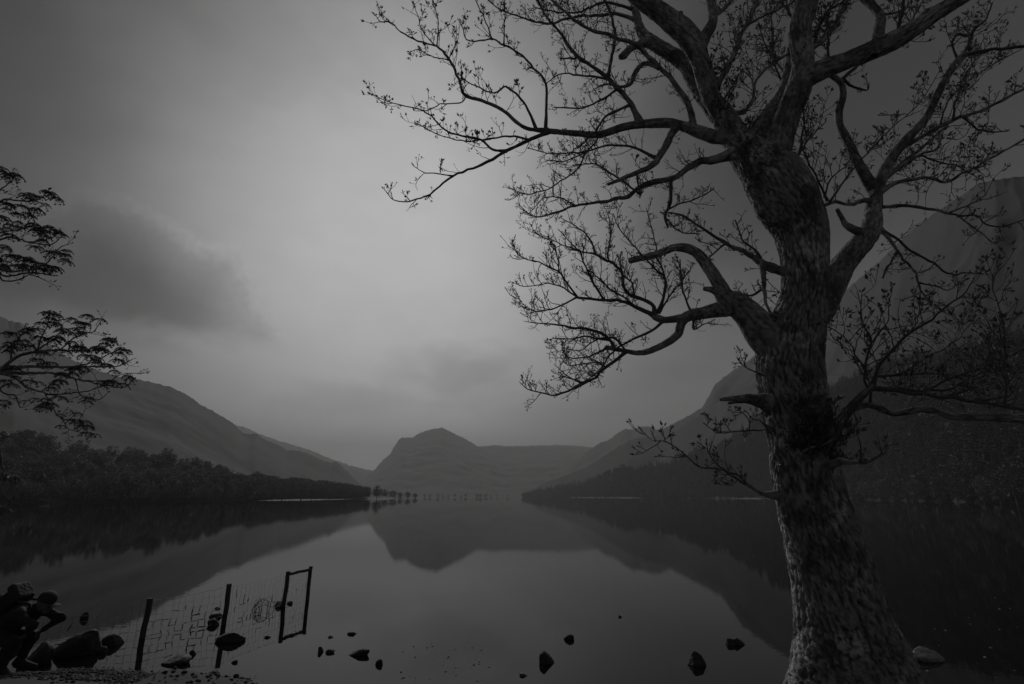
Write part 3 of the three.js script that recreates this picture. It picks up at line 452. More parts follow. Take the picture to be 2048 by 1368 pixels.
B([[1385, 628, 4], [1368, 590, 3], [1362, 560, 2.5], [1360, 520, 1.8]], 0.1, fan);
B([[1395, 640, 3.5], [1385, 658, 3], [1400, 652, 2], [1425, 642, 1.4]], -0.1, fan);
B([[1229, 697, 4.6], [1219, 678, 4.4], [1196, 663, 4.2], [1174, 658, 3.8], [1146, 656, 3.3], [1113, 649, 2.4], [1071, 646, 1.7], [1052, 643, 1.1]], 0.15, fan);
B([[1220, 680, 3.2], [1196, 678, 2.9], [1171, 673, 2.5], [1153, 675, 2.2], [1146, 679, 2], [1113, 677, 1.7], [1091, 681, 1.1]], -0.15, fan);
B([[1252, 703, 3], [1242, 690, 2.8], [1229, 676, 2.6], [1204, 676, 2.3], [1179, 686, 2], [1161, 701, 1.7], [1130, 696, 1.2]], 0.25, fan);
B([[1215, 695, 4], [1196, 706, 2.6], [1171, 715, 2.2], [1136, 715, 1.7], [1123, 698, 1.1]], -0.2, fan);
B([[1253, 704, 4.8], [1229, 723, 4.4], [1199, 743, 4], [1193, 755, 3.5], [1149, 774, 3.1], [1113, 789, 2.6], [1080, 786, 2.1], [1055, 778, 1.6], [1038, 763, 1]], 0.1, fan);
B([[1327, 641, 4.2], [1304, 662, 3.7], [1262, 680, 3.2], [1237, 696, 2.8], [1218, 715, 2.5], [1196, 741, 2.2], [1168, 763, 1.9], [1146, 774, 1.4]], 0.3, fan);
B([[1210, 732, 2.6], [1204, 729, 2.2], [1166, 728, 1.9], [1133, 728, 1.5], [1123, 716, 1]], -0.25, fan);
B([[1168, 765, 2.4], [1138, 754, 1.8], [1121, 740, 1.4], [1110, 731, 1]], 0.15, fan);
// upper middle and right
const high = { twig: 16, len: 0.3, leaf: 0.045, up: 0.65 };
B([[1430, 185, 7], [1450, 142, 6], [1472, 98, 5], [1487, 60, 4.2], [1508, 22, 3.6], [1520, -8, 3]], -0.2, high);
B([[1440, 180, 6], [1448, 150, 5], [1465, 118, 4.4], [1478, 82, 3.8], [1496, 40, 3.2], [1516, -6, 2.6]], 0.2, high);
B([[1490, 50, 3.6], [1520, 36, 3], [1560, 18, 2.4], [1590, 2, 2]], 0.1, high);
B([[1428, 34, 6], [1445, 20, 5], [1465, 0, 4.4]], 0.1, high);
B([[1448, 236, 9], [1470, 226, 6], [1492, 220, 5], [1505, 196, 4.4], [1512, 165, 4], [1530, 140, 3.6], [1575, 108, 3]], -0.2, high);
B([[1510, 180, 3], [1500, 152, 2.4], [1480, 138, 2]], 0.1, high);
B([[1560, 180, 4], [1548, 120, 3.2], [1545, 60, 2.6], [1538, 0, 2]], 0.25, high);
B([[1570, 150, 4], [1540, 110, 3], [1520, 60, 2.2]], 0.3, high);
B([[1584, 45, 6], [1572, 20, 5], [1562, -8, 4]], 0.2, high);
B([[1612, 108, 9], [1640, 84, 7], [1660, 62, 6.5], [1680, 30, 6], [1695, -8, 5.5]], 0.25, high);
B([[1622, 90, 4], [1640, 50, 3.4], [1662, 15, 3], [1672, -8, 2.6]], -0.1, high);
B([[1618, 70, 4], [1650, 30, 3], [1690, 0, 2.2]], -0.2, high);
B([[1658, 128, 5], [1656, 92, 4], [1655, 70, 3.4], [1640, 55, 2.6]], 0.2, high);
B([[1795, 76, 6], [1800, 40, 5], [1805, 10, 4.4], [1808, -8, 4]], -0.1, high);
B([[1810, 64, 3.4], [1830, 30, 2.6], [1850, -6, 2]], 0.1, high);
B([[1765, 22, 4], [1790, 28, 3], [1810, 20, 2.4]], 0, high);
B([[1684, 158, 5], [1715, 130, 4], [1745, 110, 3]], 0.05, { twig: 5, len: 0.2 });
B([[1682, 160, 5.5], [1705, 172, 4], [1735, 180, 2.6], [1738, 170, 1.6]], -0.05, { twig: 6, len: 0.12 });
B([[1800, 75, 4], [1830, 68, 3], [1855, 52, 2.4], [1880, 34, 1.6]], -0.1, high);
B([[1744, 402, 8], [1722, 402, 5.5], [1702, 411, 5], [1672, 404, 4.5], [1645, 412, 5]], -0.3, { twig: 5, len: 0.16 });
B([[1655, 402, 3.6], [1690, 360, 2.8], [1730, 310, 2.2], [1780, 260, 1.8], [1840, 205, 1.4], [1880, 140, 1]], -0.2, high);
B([[1650, 400, 4], [1632, 352, 3.6], [1610, 310, 3], [1602, 290, 2]], -0.2, high);
B([[1568, 345, 5], [1592, 320, 4], [1605, 270, 3.4], [1608, 230, 2.8], [1603, 212, 2]], -0.15, high);
B([[1595, 318, 3], [1625, 270, 2.4], [1650, 245, 1.6]], -0.1, high);
B([[1640, 396, 3], [1660, 360, 2.4], [1680, 340, 1.8], [1700, 330, 1.2]], -0.2, high);
B([[1928, 110, 6], [1960, 105, 5], [2000, 98, 4.4], [2060, 92, 4]], -0.1, high);
B([[1926, 112, 5], [1938, 85, 4.4], [1948, 62, 4], [1970, 40, 3], [1985, 5, 2.2]], 0.1, high);
B([[1915, 122, 5], [1905, 90, 4.5], [1915, 68, 4], [1938, 72, 3], [1946, 60, 2.6]], 0, high);
B([[1800, 300, 6], [1840, 276, 5.5], [1880, 252, 5], [1912, 238, 4.6], [1960, 222, 4], [2005, 200, 3.6], [2060, 172, 3.2]], -0.3, high);
B([[1905, 238, 4], [1912, 200, 3.2], [1930, 150, 2.4], [1960, 110, 1.8]], -0.1, high);
B([[1925, 236, 4], [1950, 255, 3.2], [1975, 264, 2.6], [2015, 262, 1.8]], 0.1, high);
B([[1880, 254, 3.4], [1890, 215, 2.6], [1920, 175, 2], [1975, 135, 1.6], [2040, 100, 1.2]], 0.2, high);
B([[1765, 372, 6], [1800, 335, 4.5], [1835, 310, 3.8], [1870, 300, 3], [1880, 280, 2]], -0.2, high);
B([[1762, 368, 6], [1790, 340, 5.5], [1815, 318, 5], [1850, 290, 4], [1895, 250, 3]], 0.2, high);
B([[1755, 392, 8], [1790, 366, 5], [1830, 357, 4.5], [1858, 354, 4.2], [1890, 364, 4], [1930, 345, 3.4], [1980, 318, 3], [2060, 272, 2.6]], -0.3, high);
B([[1840, 315, 3], [1880, 325, 2.6], [1920, 335, 2.2], [1955, 355, 1.6]], 0.1, high);
B([[1930, 345, 2.6], [1965, 325, 2], [1985, 300, 1.4]], 0.1, high);
B([[1750, 412, 8], [1775, 414, 4.6], [1802, 411, 4.2], [1850, 417, 4], [1900, 425, 3.8], [1930, 440, 3.4], [1955, 462, 3], [1985, 485, 2.4], [2002, 496, 1.8]], -0.4, { twig: 8, len: 0.22 });
B([[1915, 431, 3], [1950, 432, 2.6], [1968, 446, 2.4], [2000, 452, 2], [2060, 436, 1.6]], -0.15, { twig: 12, len: 0.24 });
B([[1900, 424, 2.6], [1930, 412, 2], [1965, 396, 1.6], [1985, 362, 1.2]], 0.1, { twig: 9, len: 0.2, leaf: 0.045 });
B([[1752, 440, 9], [1772, 470, 6], [1795, 503, 5], [1818, 532, 4.4], [1832, 548, 4], [1842, 578, 3.8], [1858, 602, 3.2], [1882, 622, 2.4]], -0.35, { twig: 7, len: 0.22 });
B([[1792, 504, 4], [1782, 525, 3.6], [1772, 542, 3.4], [1766, 555, 3]], -0.05, { twig: 2, len: 0.06 });
B([[1768, 466, 5], [1790, 475, 4.4], [1815, 496, 4], [1845, 513, 3.6], [1880, 536, 3.2], [1905, 549, 2.8], [1930, 546, 2.2], [1965, 547, 1.6]], 0.2, { twig: 6, len: 0.2 });
B([[1842, 566, 2.6], [1870, 572, 2], [1895, 578, 1.6], [1930, 560, 1.2]], 0.1, { twig: 8, len: 0.2 });
B([[1745, 770, 6], [1760, 730, 5], [1785, 700, 4.5], [1820, 668, 4], [1858, 642, 3.6], [1890, 612, 3], [1925, 590, 2.4], [1946, 560, 1.6]], -0.25, { twig: 10, len: 0.26, leaf: 0.04 });
const low = { twig: 15, len: 0.3, leaf: 0.045, up: 0.55 };
B([[1741, 812, 5], [1741, 780, 4.6], [1743, 760, 4.4], [1752, 750, 4], [1780, 752, 3], [1815, 740, 2.4], [1850, 716, 1.8]], -0.1, low);
B([[1738, 778, 4], [1728, 762, 3.6], [1730, 738, 3.4], [1735, 705, 3], [1742, 680, 2.6], [1722, 640, 2], [1724, 585, 1.4]], -0.25, low);
B([[1735, 735, 3], [1715, 715, 2.6], [1700, 690, 2.2], [1672, 662, 1.6], [1640, 650, 1]], -0.15, low);
B([[1738, 700, 2.6], [1755, 665, 2.2], [1776, 640, 1.8], [1778, 605, 1.2]], -0.2, low);
B([[1742, 776, 6], [1790, 782, 5.5], [1838, 787, 5], [1900, 796, 4.8], [1960, 805, 4.4], [2060, 822, 4]], -0.3, low);
B([[1760, 768, 5], [1800, 778, 4.4], [1850, 780, 4], [1890, 762, 3.4], [1950, 740, 2.8], [2010, 715, 2.2], [2060, 690, 1.8]], -0.1, low);
B([[1850, 782, 3.6], [1900, 778, 3], [1940, 755, 2.6], [1990, 738, 2], [2050, 732, 1.6]], 0.15, low);
B([[1890, 797, 3.4], [1930, 780, 2.8], [1960, 745, 2.2], [1980, 700, 1.8], [1990, 650, 1.4]], -0.2, low);
B([[1780, 752, 2.6], [1830, 748, 2.2], [1900, 750, 1.8], [1960, 748, 1.4]], 0.1, low);
B([[1940, 803, 3], [1985, 800, 2.6], [2020, 790, 2.2], [2036, 760, 1.8]], -0.1, low);
B([[2010, 818, 4], [2012, 760, 3.4], [2008, 690, 3], [2002, 620, 2.4], [1985, 575, 1.8], [2000, 525, 1.2]], -0.1, low);
B([[2010, 700, 2.4], [1985, 660, 1.8], [1965, 630, 1.2]], -0.1, low);
B([[1800, 690, 2.4], [1830, 650, 2], [1842, 600, 1.5]], 0.1, low);
B([[1860, 700, 2], [1900, 690, 1.8], [1940, 650, 1.4], [1960, 600, 1]], 0.1, low);
// low sprays on the trunk
B([[1560, 1000, 20], [1530, 989, 5], [1514, 982, 4.5], [1491, 969, 4], [1473, 957, 3.6], [1440, 939, 3.2], [1395, 930, 2.6], [1372, 912, 2.2], [1350, 894, 1.9], [1327, 883, 1.6], [1305, 881, 1.3], [1282, 859, 1]], -0.3, { twig: 9, len: 0.22, leaf: 0.04, from: 0.25 });
B([[1500, 972, 3], [1478, 952, 2.6], [1455, 943, 2.3], [1428, 925, 2], [1418, 905, 1.6], [1412, 882, 1.2]], -0.1, { twig: 9, len: 0.2, leaf: 0.04 });
B([[1560, 862, 10], [1530, 859, 2.6], [1485, 861, 2.3], [1451, 863, 2], [1431, 864, 1.6], [1406, 845, 1.1]], -0.3, { twig: 7, len: 0.16, leaf: 0.04, from: 0.3 });
B([[1500, 861, 2], [1499, 840, 1.7], [1480, 822, 1.3]], -0.1, { twig: 9, len: 0.14 });
B([[1540, 850, 8], [1528, 846, 2], [1505, 835, 1.6], [1488, 820, 1.2]], -0.2, { twig: 8, len: 0.12, from: 0.3 });
B([[1540, 760, 8], [1515, 745, 2], [1492, 733, 1.6], [1478, 722, 1.1]], -0.2, { twig: 8, len: 0.14, from: 0.35 });
B([[1640, 930, 20], [1690, 926, 3.2], [1725, 928, 2.8], [1750, 918, 2.2], [1768, 905, 1.6], [1772, 880, 1.1]], -0.35, { twig: 7, len: 0.14, from: 0.3 });
B([[1630, 920, 20], [1605, 905, 4], [1640, 892, 3], [1685, 875, 2.2], [1692, 900, 1.6], [1700, 925, 1.2]], -0.4, { twig: 6, len: 0.12, from: 0.25 });
B([[1722, 928, 2.2], [1718, 880, 1.8], [1712, 850, 1.4], [1708, 820, 1.1]], -0.05, { twig: 5, len: 0.12 });
{ // tufts of young shoots straight from the bark
  for (const [px, py, n, s] of [[1600, 885, 46, 0.2], [1596, 900, 30, 0.22], [1440, 215, 22, 0.26], [1425, 165, 16, 0.24], [1560, 800, 8, 0.1], [1480, 300, 10, 0.14]]) for (let k = 0; k < n; k++) {
    const q = oak.nearest(px + range(-22, 22), py + range(-22, 22), 0.1), p = q.p.clone().add(V(range(-0.12, 0.12), range(-0.1, 0.1), q.r * 0.9)); oak.sprout(p, V(range(-0.7, 0.7), range(-0.1, 1), range(0.2, 0.9)).normalize(), s * range(0.4, 1.2), 0.004, 0, 0.5, 0.05);
  }
}
oak.finish('twigs', 'leaf_buds');
// ---------- leafy tree reaching in from the left ----------
const rowan = new Tree('leafy_tree'); tag(rowan.g, 'leafy tree with drooping leaf clusters reaching in from the left edge', 'tree');
const leafletMat = new THREE.MeshStandardMaterial({ color: new THREE.Color().setRGB(0.075, 0.075, 0.075), vertexColors: true, roughness: 0.75, side: THREE.DoubleSide });
const leafAcc = new Acc();
function leafCluster(p, size) {   // a rosette of drooping pinnate leaves
  const n = 5 + Math.floor(rnd() * 4), a0 = rnd() * 6.28;
  for (let k = 0; k < n; k++) {
    const a = a0 + k / n * 6.28 + range(-0.25, 0.25), L = size * range(0.75, 1.15), out = V(Math.cos(a), 0, Math.sin(a)), side = V(-Math.sin(a), 0, Math.cos(a)), rise = range(0.15, 0.4), c = [];
    for (let j = 0; j <= 5; j++) { const t = j / 5; c.push(p.clone().addScaledVector(out, L * t * (1 - 0.12 * t)).add(V(0, L * (rise * t - 0.75 * t * t), 0))); }
    rowan.twigs.tube(c, [0.0026, 0.0022, 0.002, 0.0018, 0.0016, 0.0014], 3);
    for (let j = 1; j <= 5; j++) for (const s of [-1, 1]) { const d = out.clone().multiplyScalar(0.45).addScaledVector(side, s * 0.8).add(V(0, -range(0.35, 0.8), 0)).normalize(); leafAcc.blade(c[j], d, L * range(0.34, 0.46), L * 0.2, out.clone().cross(d).normalize().cross(d).normalize(), range(0.7, 1.3), 0.2); }
    leafAcc.blade(c[5], V(out.x * 0.5, -0.8, out.z * 0.5).normalize(), L * 0.38, L * 0.2, side, range(0.7, 1.3), 0.2);
  }
}
const LD = 8.2;
rowan.limb('trunk', [[-470, 1320, 58], [-455, 1200, 48], [-450, 1050, 44], [-440, 900, 42], [-425, 760, 38], [-420, 620, 34], [-430, 480, 30], [-450, 330, 24], [-470, 180, 18]], LD + 0.3, 0.2, { sides: 40, relief: 0.012, lichen: 0.5 });
rowan.limb('limb', [[-430, 800, 26], [-330, 755, 18], [-220, 738, 14], [-110, 740, 11], [0, 742, 8]], LD + 0.3, -0.6, { sides: 16 });
rowan.limb('limb', [[-425, 640, 24], [-330, 560, 17], [-220, 520, 13], [-110, 512, 10], [0, 520, 6]], LD + 0.3, -0.7, { sides: 16 });
{
  const tw = { twig: 3, len: 0.25, leaf: 0.05, up: 0.35 }, R = (pts, dd) => rowan.branch(pts, dd, tw);
  R([[-60, 514, 6], [-20, 430, 4], [4, 401, 3], [37, 401, 2.6], [62, 403, 2.2], [82, 396, 1.8], [97, 380, 1.3]], -0.4);
  R([[-80, 512, 5], [-30, 480, 3.4], [4, 465, 2.6], [40, 459, 2.2], [60, 440, 1.8], [72, 418, 1.2]], 0.3);
  R([[-60, 514, 5], [4, 478, 3], [35, 477, 2.6], [60, 485, 2.2], [105, 488, 1.9], [126, 470, 1.3]], -0.2);
  R([[58, 485, 2], [90, 480, 1.7], [112, 470, 1.4], [122, 460, 1]], 0.1);
  R([[-10, 518, 5], [4, 540, 3.4], [50, 541, 2.8], [85, 531, 2.4], [105, 515, 2], [118, 496, 1.6], [142, 487, 1]], -0.5);
  R([[-10, 520, 4], [4, 550, 2.8], [70, 546, 2], [110, 552, 1.4]], 0.3);
  R([[-10, 520, 4], [4, 560, 2.6], [35, 560, 2], [60, 550, 1.6], [92, 561, 1.2]], 0.1);
  R([[-60, 514, 5], [-20, 400, 3], [10, 372, 2.2], [25, 360, 1.6], [38, 342, 1]], 0.4);
  R([[0, 740, 6], [30, 716, 4.2], [75, 703, 3.6], [120, 700, 3], [180, 702, 2.2], [215, 692, 1.6], [228, 680, 1]], -0.6);
  R([[-20, 742, 6], [50, 734, 4.4], [100, 734, 3.6], [170, 733, 2.6], [235, 732, 1.8], [266, 718, 1.1]], 0.2);
  R([[-10, 743, 5.5], [50, 747, 4], [100, 746, 3.2], [150, 757, 2.6], [200, 768, 2.2], [253, 773, 1.8], [264, 760, 1.1]], -0.4);
  R([[-10, 744, 5], [30, 755, 4], [55, 775, 3.4], [90, 787, 3], [97, 806, 2.6], [110, 824, 2.2], [125, 838, 2], [150, 838, 1.5], [175, 842, 1]], -0.7);
  R([[90, 787, 2.4], [118, 793, 1.9], [140, 803, 1.2]], 0.1);
  R([[126, 838, 1.8], [138, 858, 1.4], [170, 866, 1]], 0.1);
  R([[-10, 746, 4], [4, 784, 3], [30, 792, 2.4], [40, 815, 1.4]], 0.2);
  R([[100, 787, 2], [130, 788, 1.8], [180, 781, 1.6], [210, 770, 1.4], [240, 750, 1.2], [290, 746, 0.9]], 0.3);
  R([[60, 704, 3], [90, 690, 2.4], [118, 668, 1.8], [126, 650, 1.2]], 0.2);
  R([[75, 703, 3], [84, 672, 2.2], [96, 645, 1.6], [96, 630, 1]], 0.1);
  R([[120, 700, 2.4], [155, 672, 1.8], [190, 660, 1.4], [203, 640, 1]], -0.2);
  R([[150, 732, 2], [190, 722, 1.7], [230, 702, 1.4], [248, 698, 1]], 0.2);
  R([[20, 720, 3], [26, 690, 2.2], [50, 664, 1.6], [64, 655, 1]], -0.2);
  R([[160, 757, 2], [180, 762, 1.6], [225, 762, 1.2]], 0.1);
  R([[150, 755, 2], [165, 795, 1.6], [200, 798, 1.3], [216, 785, 0.9]], 0.2);
  R([[-10, 750, 4], [-5, 860, 3], [4, 930, 2.4], [18, 955, 1.6]], -0.3); R([[-2, 900, 2.4], [4, 985, 1.8], [20, 1000, 1.2]], -0.2);
  const spots = [[20, 350], [32, 348], [8, 342], [6, 335], [55, 390], [65, 388], [95, 382], [105, 385], [90, 407], [45, 411], [10, 405], [20, 408], [75, 418], [10, 433], [18, 440], [40, 427], [60, 428], [38, 443], [15, 455], [22, 468], [70, 447], [75, 460], [85, 455], [90, 470], [100, 452], [115, 460], [120, 465], [10, 490], [78, 493], [105, 503], [115, 503], [135, 500], [130, 517], [20, 510], [35, 510], [50, 515], [62, 520], [80, 525], [90, 528], [105, 532], [112, 533], [10, 530], [30, 530], [45, 530], [60, 532],
    [94, 623], [105, 622], [115, 628], [101, 635], [110, 644], [84, 644], [147, 636], [161, 644], [172, 645], [178, 629], [201, 637], [65, 655], [56, 656], [30, 665], [14, 665], [129, 656], [138, 663], [150, 656], [164, 663], [117, 672], [103, 677], [145, 682], [161, 691], [168, 698], [215, 677], [222, 676], [211, 686], [196, 693], [211, 700], [187, 710], [244, 698], [255, 699], [239, 719], [211, 726], [199, 724], [164, 733], [150, 735], [229, 740], [257, 751], [206, 761], [225, 762], [246, 766], [126, 747], [122, 759], [110, 768], [77, 717], [105, 724], [80, 672], [47, 679], [28, 691], [19, 700], [60, 690], [130, 700], [88, 705], [33, 752], [14, 759], [122, 792], [94, 796], [73, 796], [103, 806], [178, 793], [154, 825], [152, 838], [173, 842], [124, 850], [173, 864], [8, 946], [18, 952], [6, 1012], [8, 800], [20, 690], [55, 800], [30, 735], [60, 760]];
  for (const [px, py] of spots) {
    const q = rowan.nearest(px - 6, py + 14), D = q.D + range(-0.25, 0.25), p = at(px, py, D), m = q.p.clone().lerp(p, 0.5).add(V(range(-0.04, 0.04), -0.05, range(-0.05, 0.05)));
    const c = new THREE.CatmullRomCurve3([q.p, m, p]).getPoints(6); rowan.twigs.tube(c, c.map((_, k) => lerp(0.005, 0.0025, k / 6)), 4);
    leafCluster(p, range(0.08, 0.13));
    if (rnd() < 0.85) leafCluster(p.clone().add(V(range(-0.09, 0.09), range(-0.09, 0.03), range(-0.12, 0.12))), range(0.07, 0.11));
  }
  rowan.finish('twigs', 'leaf_buds'); const o = mesh('leaves', leafAcc.geo(), leafletMat, rowan.g); o.userData.kind = 'stuff';
}
// ---------- fence standing in the shallows ----------
const woodTex = noiseTexture(128, 256, (u, v) => 0.55 + 0.5 * tileNoise(u, v, 4, 1.2, 4)); woodTex.repeat.set(8, 2);
const postMat = gray(0.06, 0.85, { bumpMap: woodTex, bumpScale: 0.004 }), wireMat = gray(0.13, 0.55, { metalness: 0.4 }), weedMat = gray(0.03, 0.8);
{
  const fence = group('wire_fence'); tag(fence, 'wooden post and sheep wire fence running out into the lake', 'fence');
  const posts = [[[46, 1312], [66, 1243], 0.034], [[285, 1277], [300, 1197], 0.031], [[448, 1250], [458, 1168], 0.031], [[567, 1213], [576, 1143], 0.032], [[614, 1200], [621, 1133], 0.031]].map(([b, t, r]) => { const base = onLake(...b), top = at(t[0], t[1], -base.z); return { base, top, r }; });
  const rod = (a, b, r, flat = 1, wob = 0.012) => {   // split-timber bar, four rounded corners
    const s = new THREE.Shape(), k = r * 0.35; s.moveTo(-r + k, -r * flat); s.lineTo(r - k, -r * flat); s.quadraticCurveTo(r, -r * flat, r, -r * flat + k); s.lineTo(r, r * flat - k); s.quadraticCurveTo(r, r * flat, r - k, r * flat); s.lineTo(-r + k, r * flat); s.quadraticCurveTo(-r, r * flat, -r, r * flat - k); s.lineTo(-r, -r * flat + k); s.quadraticCurveTo(-r, -r * flat, -r + k, -r * flat);
    const L = a.distanceTo(b), g = new THREE.ExtrudeGeometry(s, { depth: L, steps: 12, bevelEnabled: true, bevelSize: r * 0.12, bevelThickness: r * 0.12, bevelSegments: 1, curveSegments: 3 });
    const p = g.attributes.position; for (let i = 0; i < p.count; i++) { const z = p.getZ(i); p.setX(i, p.getX(i) * (1 + 0.05 * n2(z * 4, a.x)) + wob * n2(z * 2.2, a.x + 9)); p.setY(i, p.getY(i) + wob * n2(z * 2.2, a.x + 30)); }
    g.computeVertexNormals(); g.applyQuaternion(new THREE.Quaternion().setFromUnitVectors(V(0, 0, 1), b.clone().sub(a).normalize())); g.translate(a.x, a.y, a.z); return g;
  };
  posts.forEach((q) => { const d = q.top.clone().sub(q.base).normalize(); mesh('post', rod(q.base.clone().addScaledVector(d, -0.7), q.top, q.r), postMat, fence); });
  const along = (q, h) => { const t = h / q.top.y; return q.base.clone().lerp(q.top, t); };
  const A = posts[3], Z = posts[4]; mesh('rail', rod(along(A, A.top.y - 0.06), along(Z, Z.top.y - 0.06), 0.028, 0.9), postMat, fence);
  for (let k = 0; k < 4; k++) {
    const a = posts[k], b = posts[k + 1], W = new Acc(), D = new Acc(), L = a.base.distanceTo(b.base), cols = Math.round(L / 0.115), rows = 6;
    const pt = (u, v) => { const ta = a.top.y - 0.03, tb = b.top.y - (k === 3 ? 0.12 : 0.03), pa = along(a, lerp(-0.08, ta, v)), pb = along(b, lerp(-0.08, tb, v)), q = pa.lerp(pb, u); const sag = 4 * u * (1 - u); q.y -= 0.035 * sag * v + 0.012 * n2(u * 9 + k * 5, v * 4); q.z += 0.05 * sag * n2(u * 3 + k, v * 2) - 0.03 * sag; q.x += 0.012 * n2(u * 8, v * 5 + k); return q; };
    for (let r = 0; r <= rows; r++) { const P = []; for (let c = 0; c <= cols * 2; c++) P.push(pt(c / cols / 2, Math.pow(r / rows, 1.05))); W.tube(P, P.map(() => r === rows ? 0.0026 : 0.0017), 4); }
    for (let c = 1; c < cols; c++) { const P = []; for (let r = 0; r <= rows * 2; r++) P.push(pt(c / cols + 0.25 / cols * n2(c, k), r / rows / 2)); W.tube(P, P.map(() => 0.0016), 4); }
    mesh('wire_mesh', W.geo(), wireMat, fence);
    const amount = [36, 90, 36, 12][k];
    for (let j = 0; j < amount; j++) {   // shreds of water weed caught on the wires
      const c = Math.floor(rnd() * cols) / cols, r = Math.floor(Math.pow(rnd(), 1.7) * 4.2) / rows, vert = rnd() < 0.62, u0 = clamp(c + range(-0.01, 0.01)), P = [], R = [], n = 5, ln = range(0.5, 1.4);
      const big = Math.max(0.25, 1 - 1.5 * Math.abs((k === 1 ? 0.55 : 0.35) - c)) * range(0.5, 1.2);
      for (let i = 0; i <= n; i++) { const t = i / n; P.push(vert ? pt(u0, Math.max(0, r + t * ln / rows * 0.9)) : pt(clamp(u0 + t * ln / cols), r)); R.push((0.003 + 0.008 * Math.sin(Math.PI * t) * rnd()) * big + 0.0015); }
      D.tube(P, R, 5);
    }
    mesh('weed', D.geo(), weedMat, fence).userData.kind = 'stuff';
  }
  const H = new Acc(), c0 = onLake(523, 1222);   // tangle of loose wire bulging from the mesh
  for (let j = 0; j < 11; j++) { const P = [], rx = range(0.1, 0.24), ry = range(0.12, 0.3), ox = range(-0.1, 0.1), ph = range(-0.4, 0.4); for (let i = 0; i <= 20; i++) { const a = -0.5 + i / 20 * 4.2; P.push(c0.clone().add(V(ox + Math.cos(a + ph) * rx * 0.8, Math.sin(a) * ry - 0.03 + 0.02 * n2(i * 0.5, j), 0.12 * Math.sin(a * 1.3 + j)))); } H.tube(P, P.map((_, i) => 0.0028 + 0.0035 * Math.max(0, n2(i * 0.7, j * 3))), 4); }
  mesh('wire_tangle', H.geo(), weedMat, fence);
}
// ---------- rocks ----------
const rockMat = new THREE.MeshStandardMaterial({ color: 0xffffff, vertexColors: true, roughness: 0.78 });
function rock(px, py, wide, high, label, { tone = 0.034, deep = 0.75, turn = 0, lean = 0, cat = 'rock', lift = 0 } = {}) {
  const p = onLake(px, py), s = Math.hypot(p.x, p.z, EYE) * 0.97 / FOCAL * (-p.z > 0 ? 1 : 1), t = EYE / -look(px, py).y / FOCAL, w = wide * t / 2 / Math.hypot(1, (px - 1024) / FOCAL), h = high * t * 1.08, d = w * deep, g0 = mergeVertices(new THREE.IcosahedronGeometry(1, wide > 25 ? 12 : 7).deleteAttribute('normal').deleteAttribute('uv')), P = g0.attributes.position, col = [], sd = px * 0.37 + py * 0.11, planes = [];
  for (let k = 0; k < 9; k++) { const a = k * 2.4 + sd, e = -0.9 + 1.8 * ((k * 0.618 + sd * 0.13) % 1); planes.push([V(Math.cos(a) * Math.sqrt(1 - e * e), e, Math.sin(a) * Math.sqrt(1 - e * e)), 0.56 + 0.26 * ((k * 0.37 + sd * 0.7) % 1)]); }
  const v = V();
  for (let i = 0; i < P.count; i++) {
    v.fromBufferAttribute(P, i).normalize(); let r = 1; for (const [n, o] of planes) { const c = v.dot(n); if (c > 0.05) r = Math.min(r, o / c); }
    r *= 1 + 0.07 * fbm3(v.x * 2 + sd, v.y * 2, v.z * 2, 4) + 0.03 * n3(v.x * 9, v.y * 9 + sd, v.z * 9); v.multiplyScalar(r * 1.2);
    P.setXYZ(i, v.x * w, v.y * h * (v.y > 0 ? 1 : 0.8) + lean * v.x * h, v.z * d);
    const c = tone * clamp(1 + 0.8 * fbm3(v.x * 3 + sd, v.y * 6, v.z * 3, 4) + 0.4 * n3(v.x * 14, v.y * 14, v.z * 14), 0.35, 2); col.push(c, c, c);
  }
  g0.setAttribute('color', new THREE.Float32BufferAttribute(col, 3)); g0.computeVertexNormals();
  const o = mesh('rock', g0, rockMat); o.position.set(p.x, lift - h * 0.06, p.z); o.rotation.y = turn; tag(o, label, cat, 'rocks at the lake edge'); return o;
}
rock(160, 1304, 112, 32, 'largest dark wedge-shaped boulder near the crouching person', { lean: 0.35 });
rock(222, 1289, 50, 16, 'rounded boulder just right of the largest wedge boulder', { lean: 0.2 });
rock(76, 1326, 62, 32, 'dark block at the foot of the leftmost fence post', { deep: 0.9 });
rock(24, 1296, 60, 18, 'boulder behind the crouching person at the left edge');
rock(205, 1306, 22, 10, 'small knob touching the right side of the largest boulder');
rock(170, 1237, 20, 11, 'lone small rock far out left of the fence posts');
rock(430, 1250, 30, 9, 'angular rock at the foot of the second fence post', { lean: -0.3 });
rock(433, 1234, 28, 6, 'flat rock tip left of the second fence post');
rock(434, 1218, 14, 3, 'smallest stone just left of the second fence post', { tone: 0.06 });
rock(458, 1282, 60, 13, 'long slanting rock below the second fence post', { lean: 0.35 });
rock(357, 1325, 62, 11, 'long flat rock between the first and second posts', { lean: 0 });
rock(385, 1309, 15, 7, 'small stone behind the long flat rock', {});
rock(422, 1361, 38, 16, 'blunt rock at the bottom edge below the second post', { deep: 0.9 });
rock(557, 1213, 26, 8, 'squat rock beside the left post of the railed pair');
rock(580, 1207, 12, 4, 'small stone between the two railed posts');
rock(535, 1275, 14, 3, 'flat stone below the railed pair of posts');
rock(471, 1325, 15, 4, 'small flat stone right of the second post, lower down');
rock(474, 1352, 14, 4, 'small stone near the bottom edge right of the blunt rock');
rock(640, 1304, 12, 8, 'small pointed stone, left of a close pair');
rock(659, 1305, 18, 6, 'small slanting stone, right of a close pair', { lean: 0.4 });
rock(660, 1275, 11, 3, 'tiny stone above the close pair of stones');
rock(705, 1268, 19, 4, 'flat stone farthest out among the middle stones');
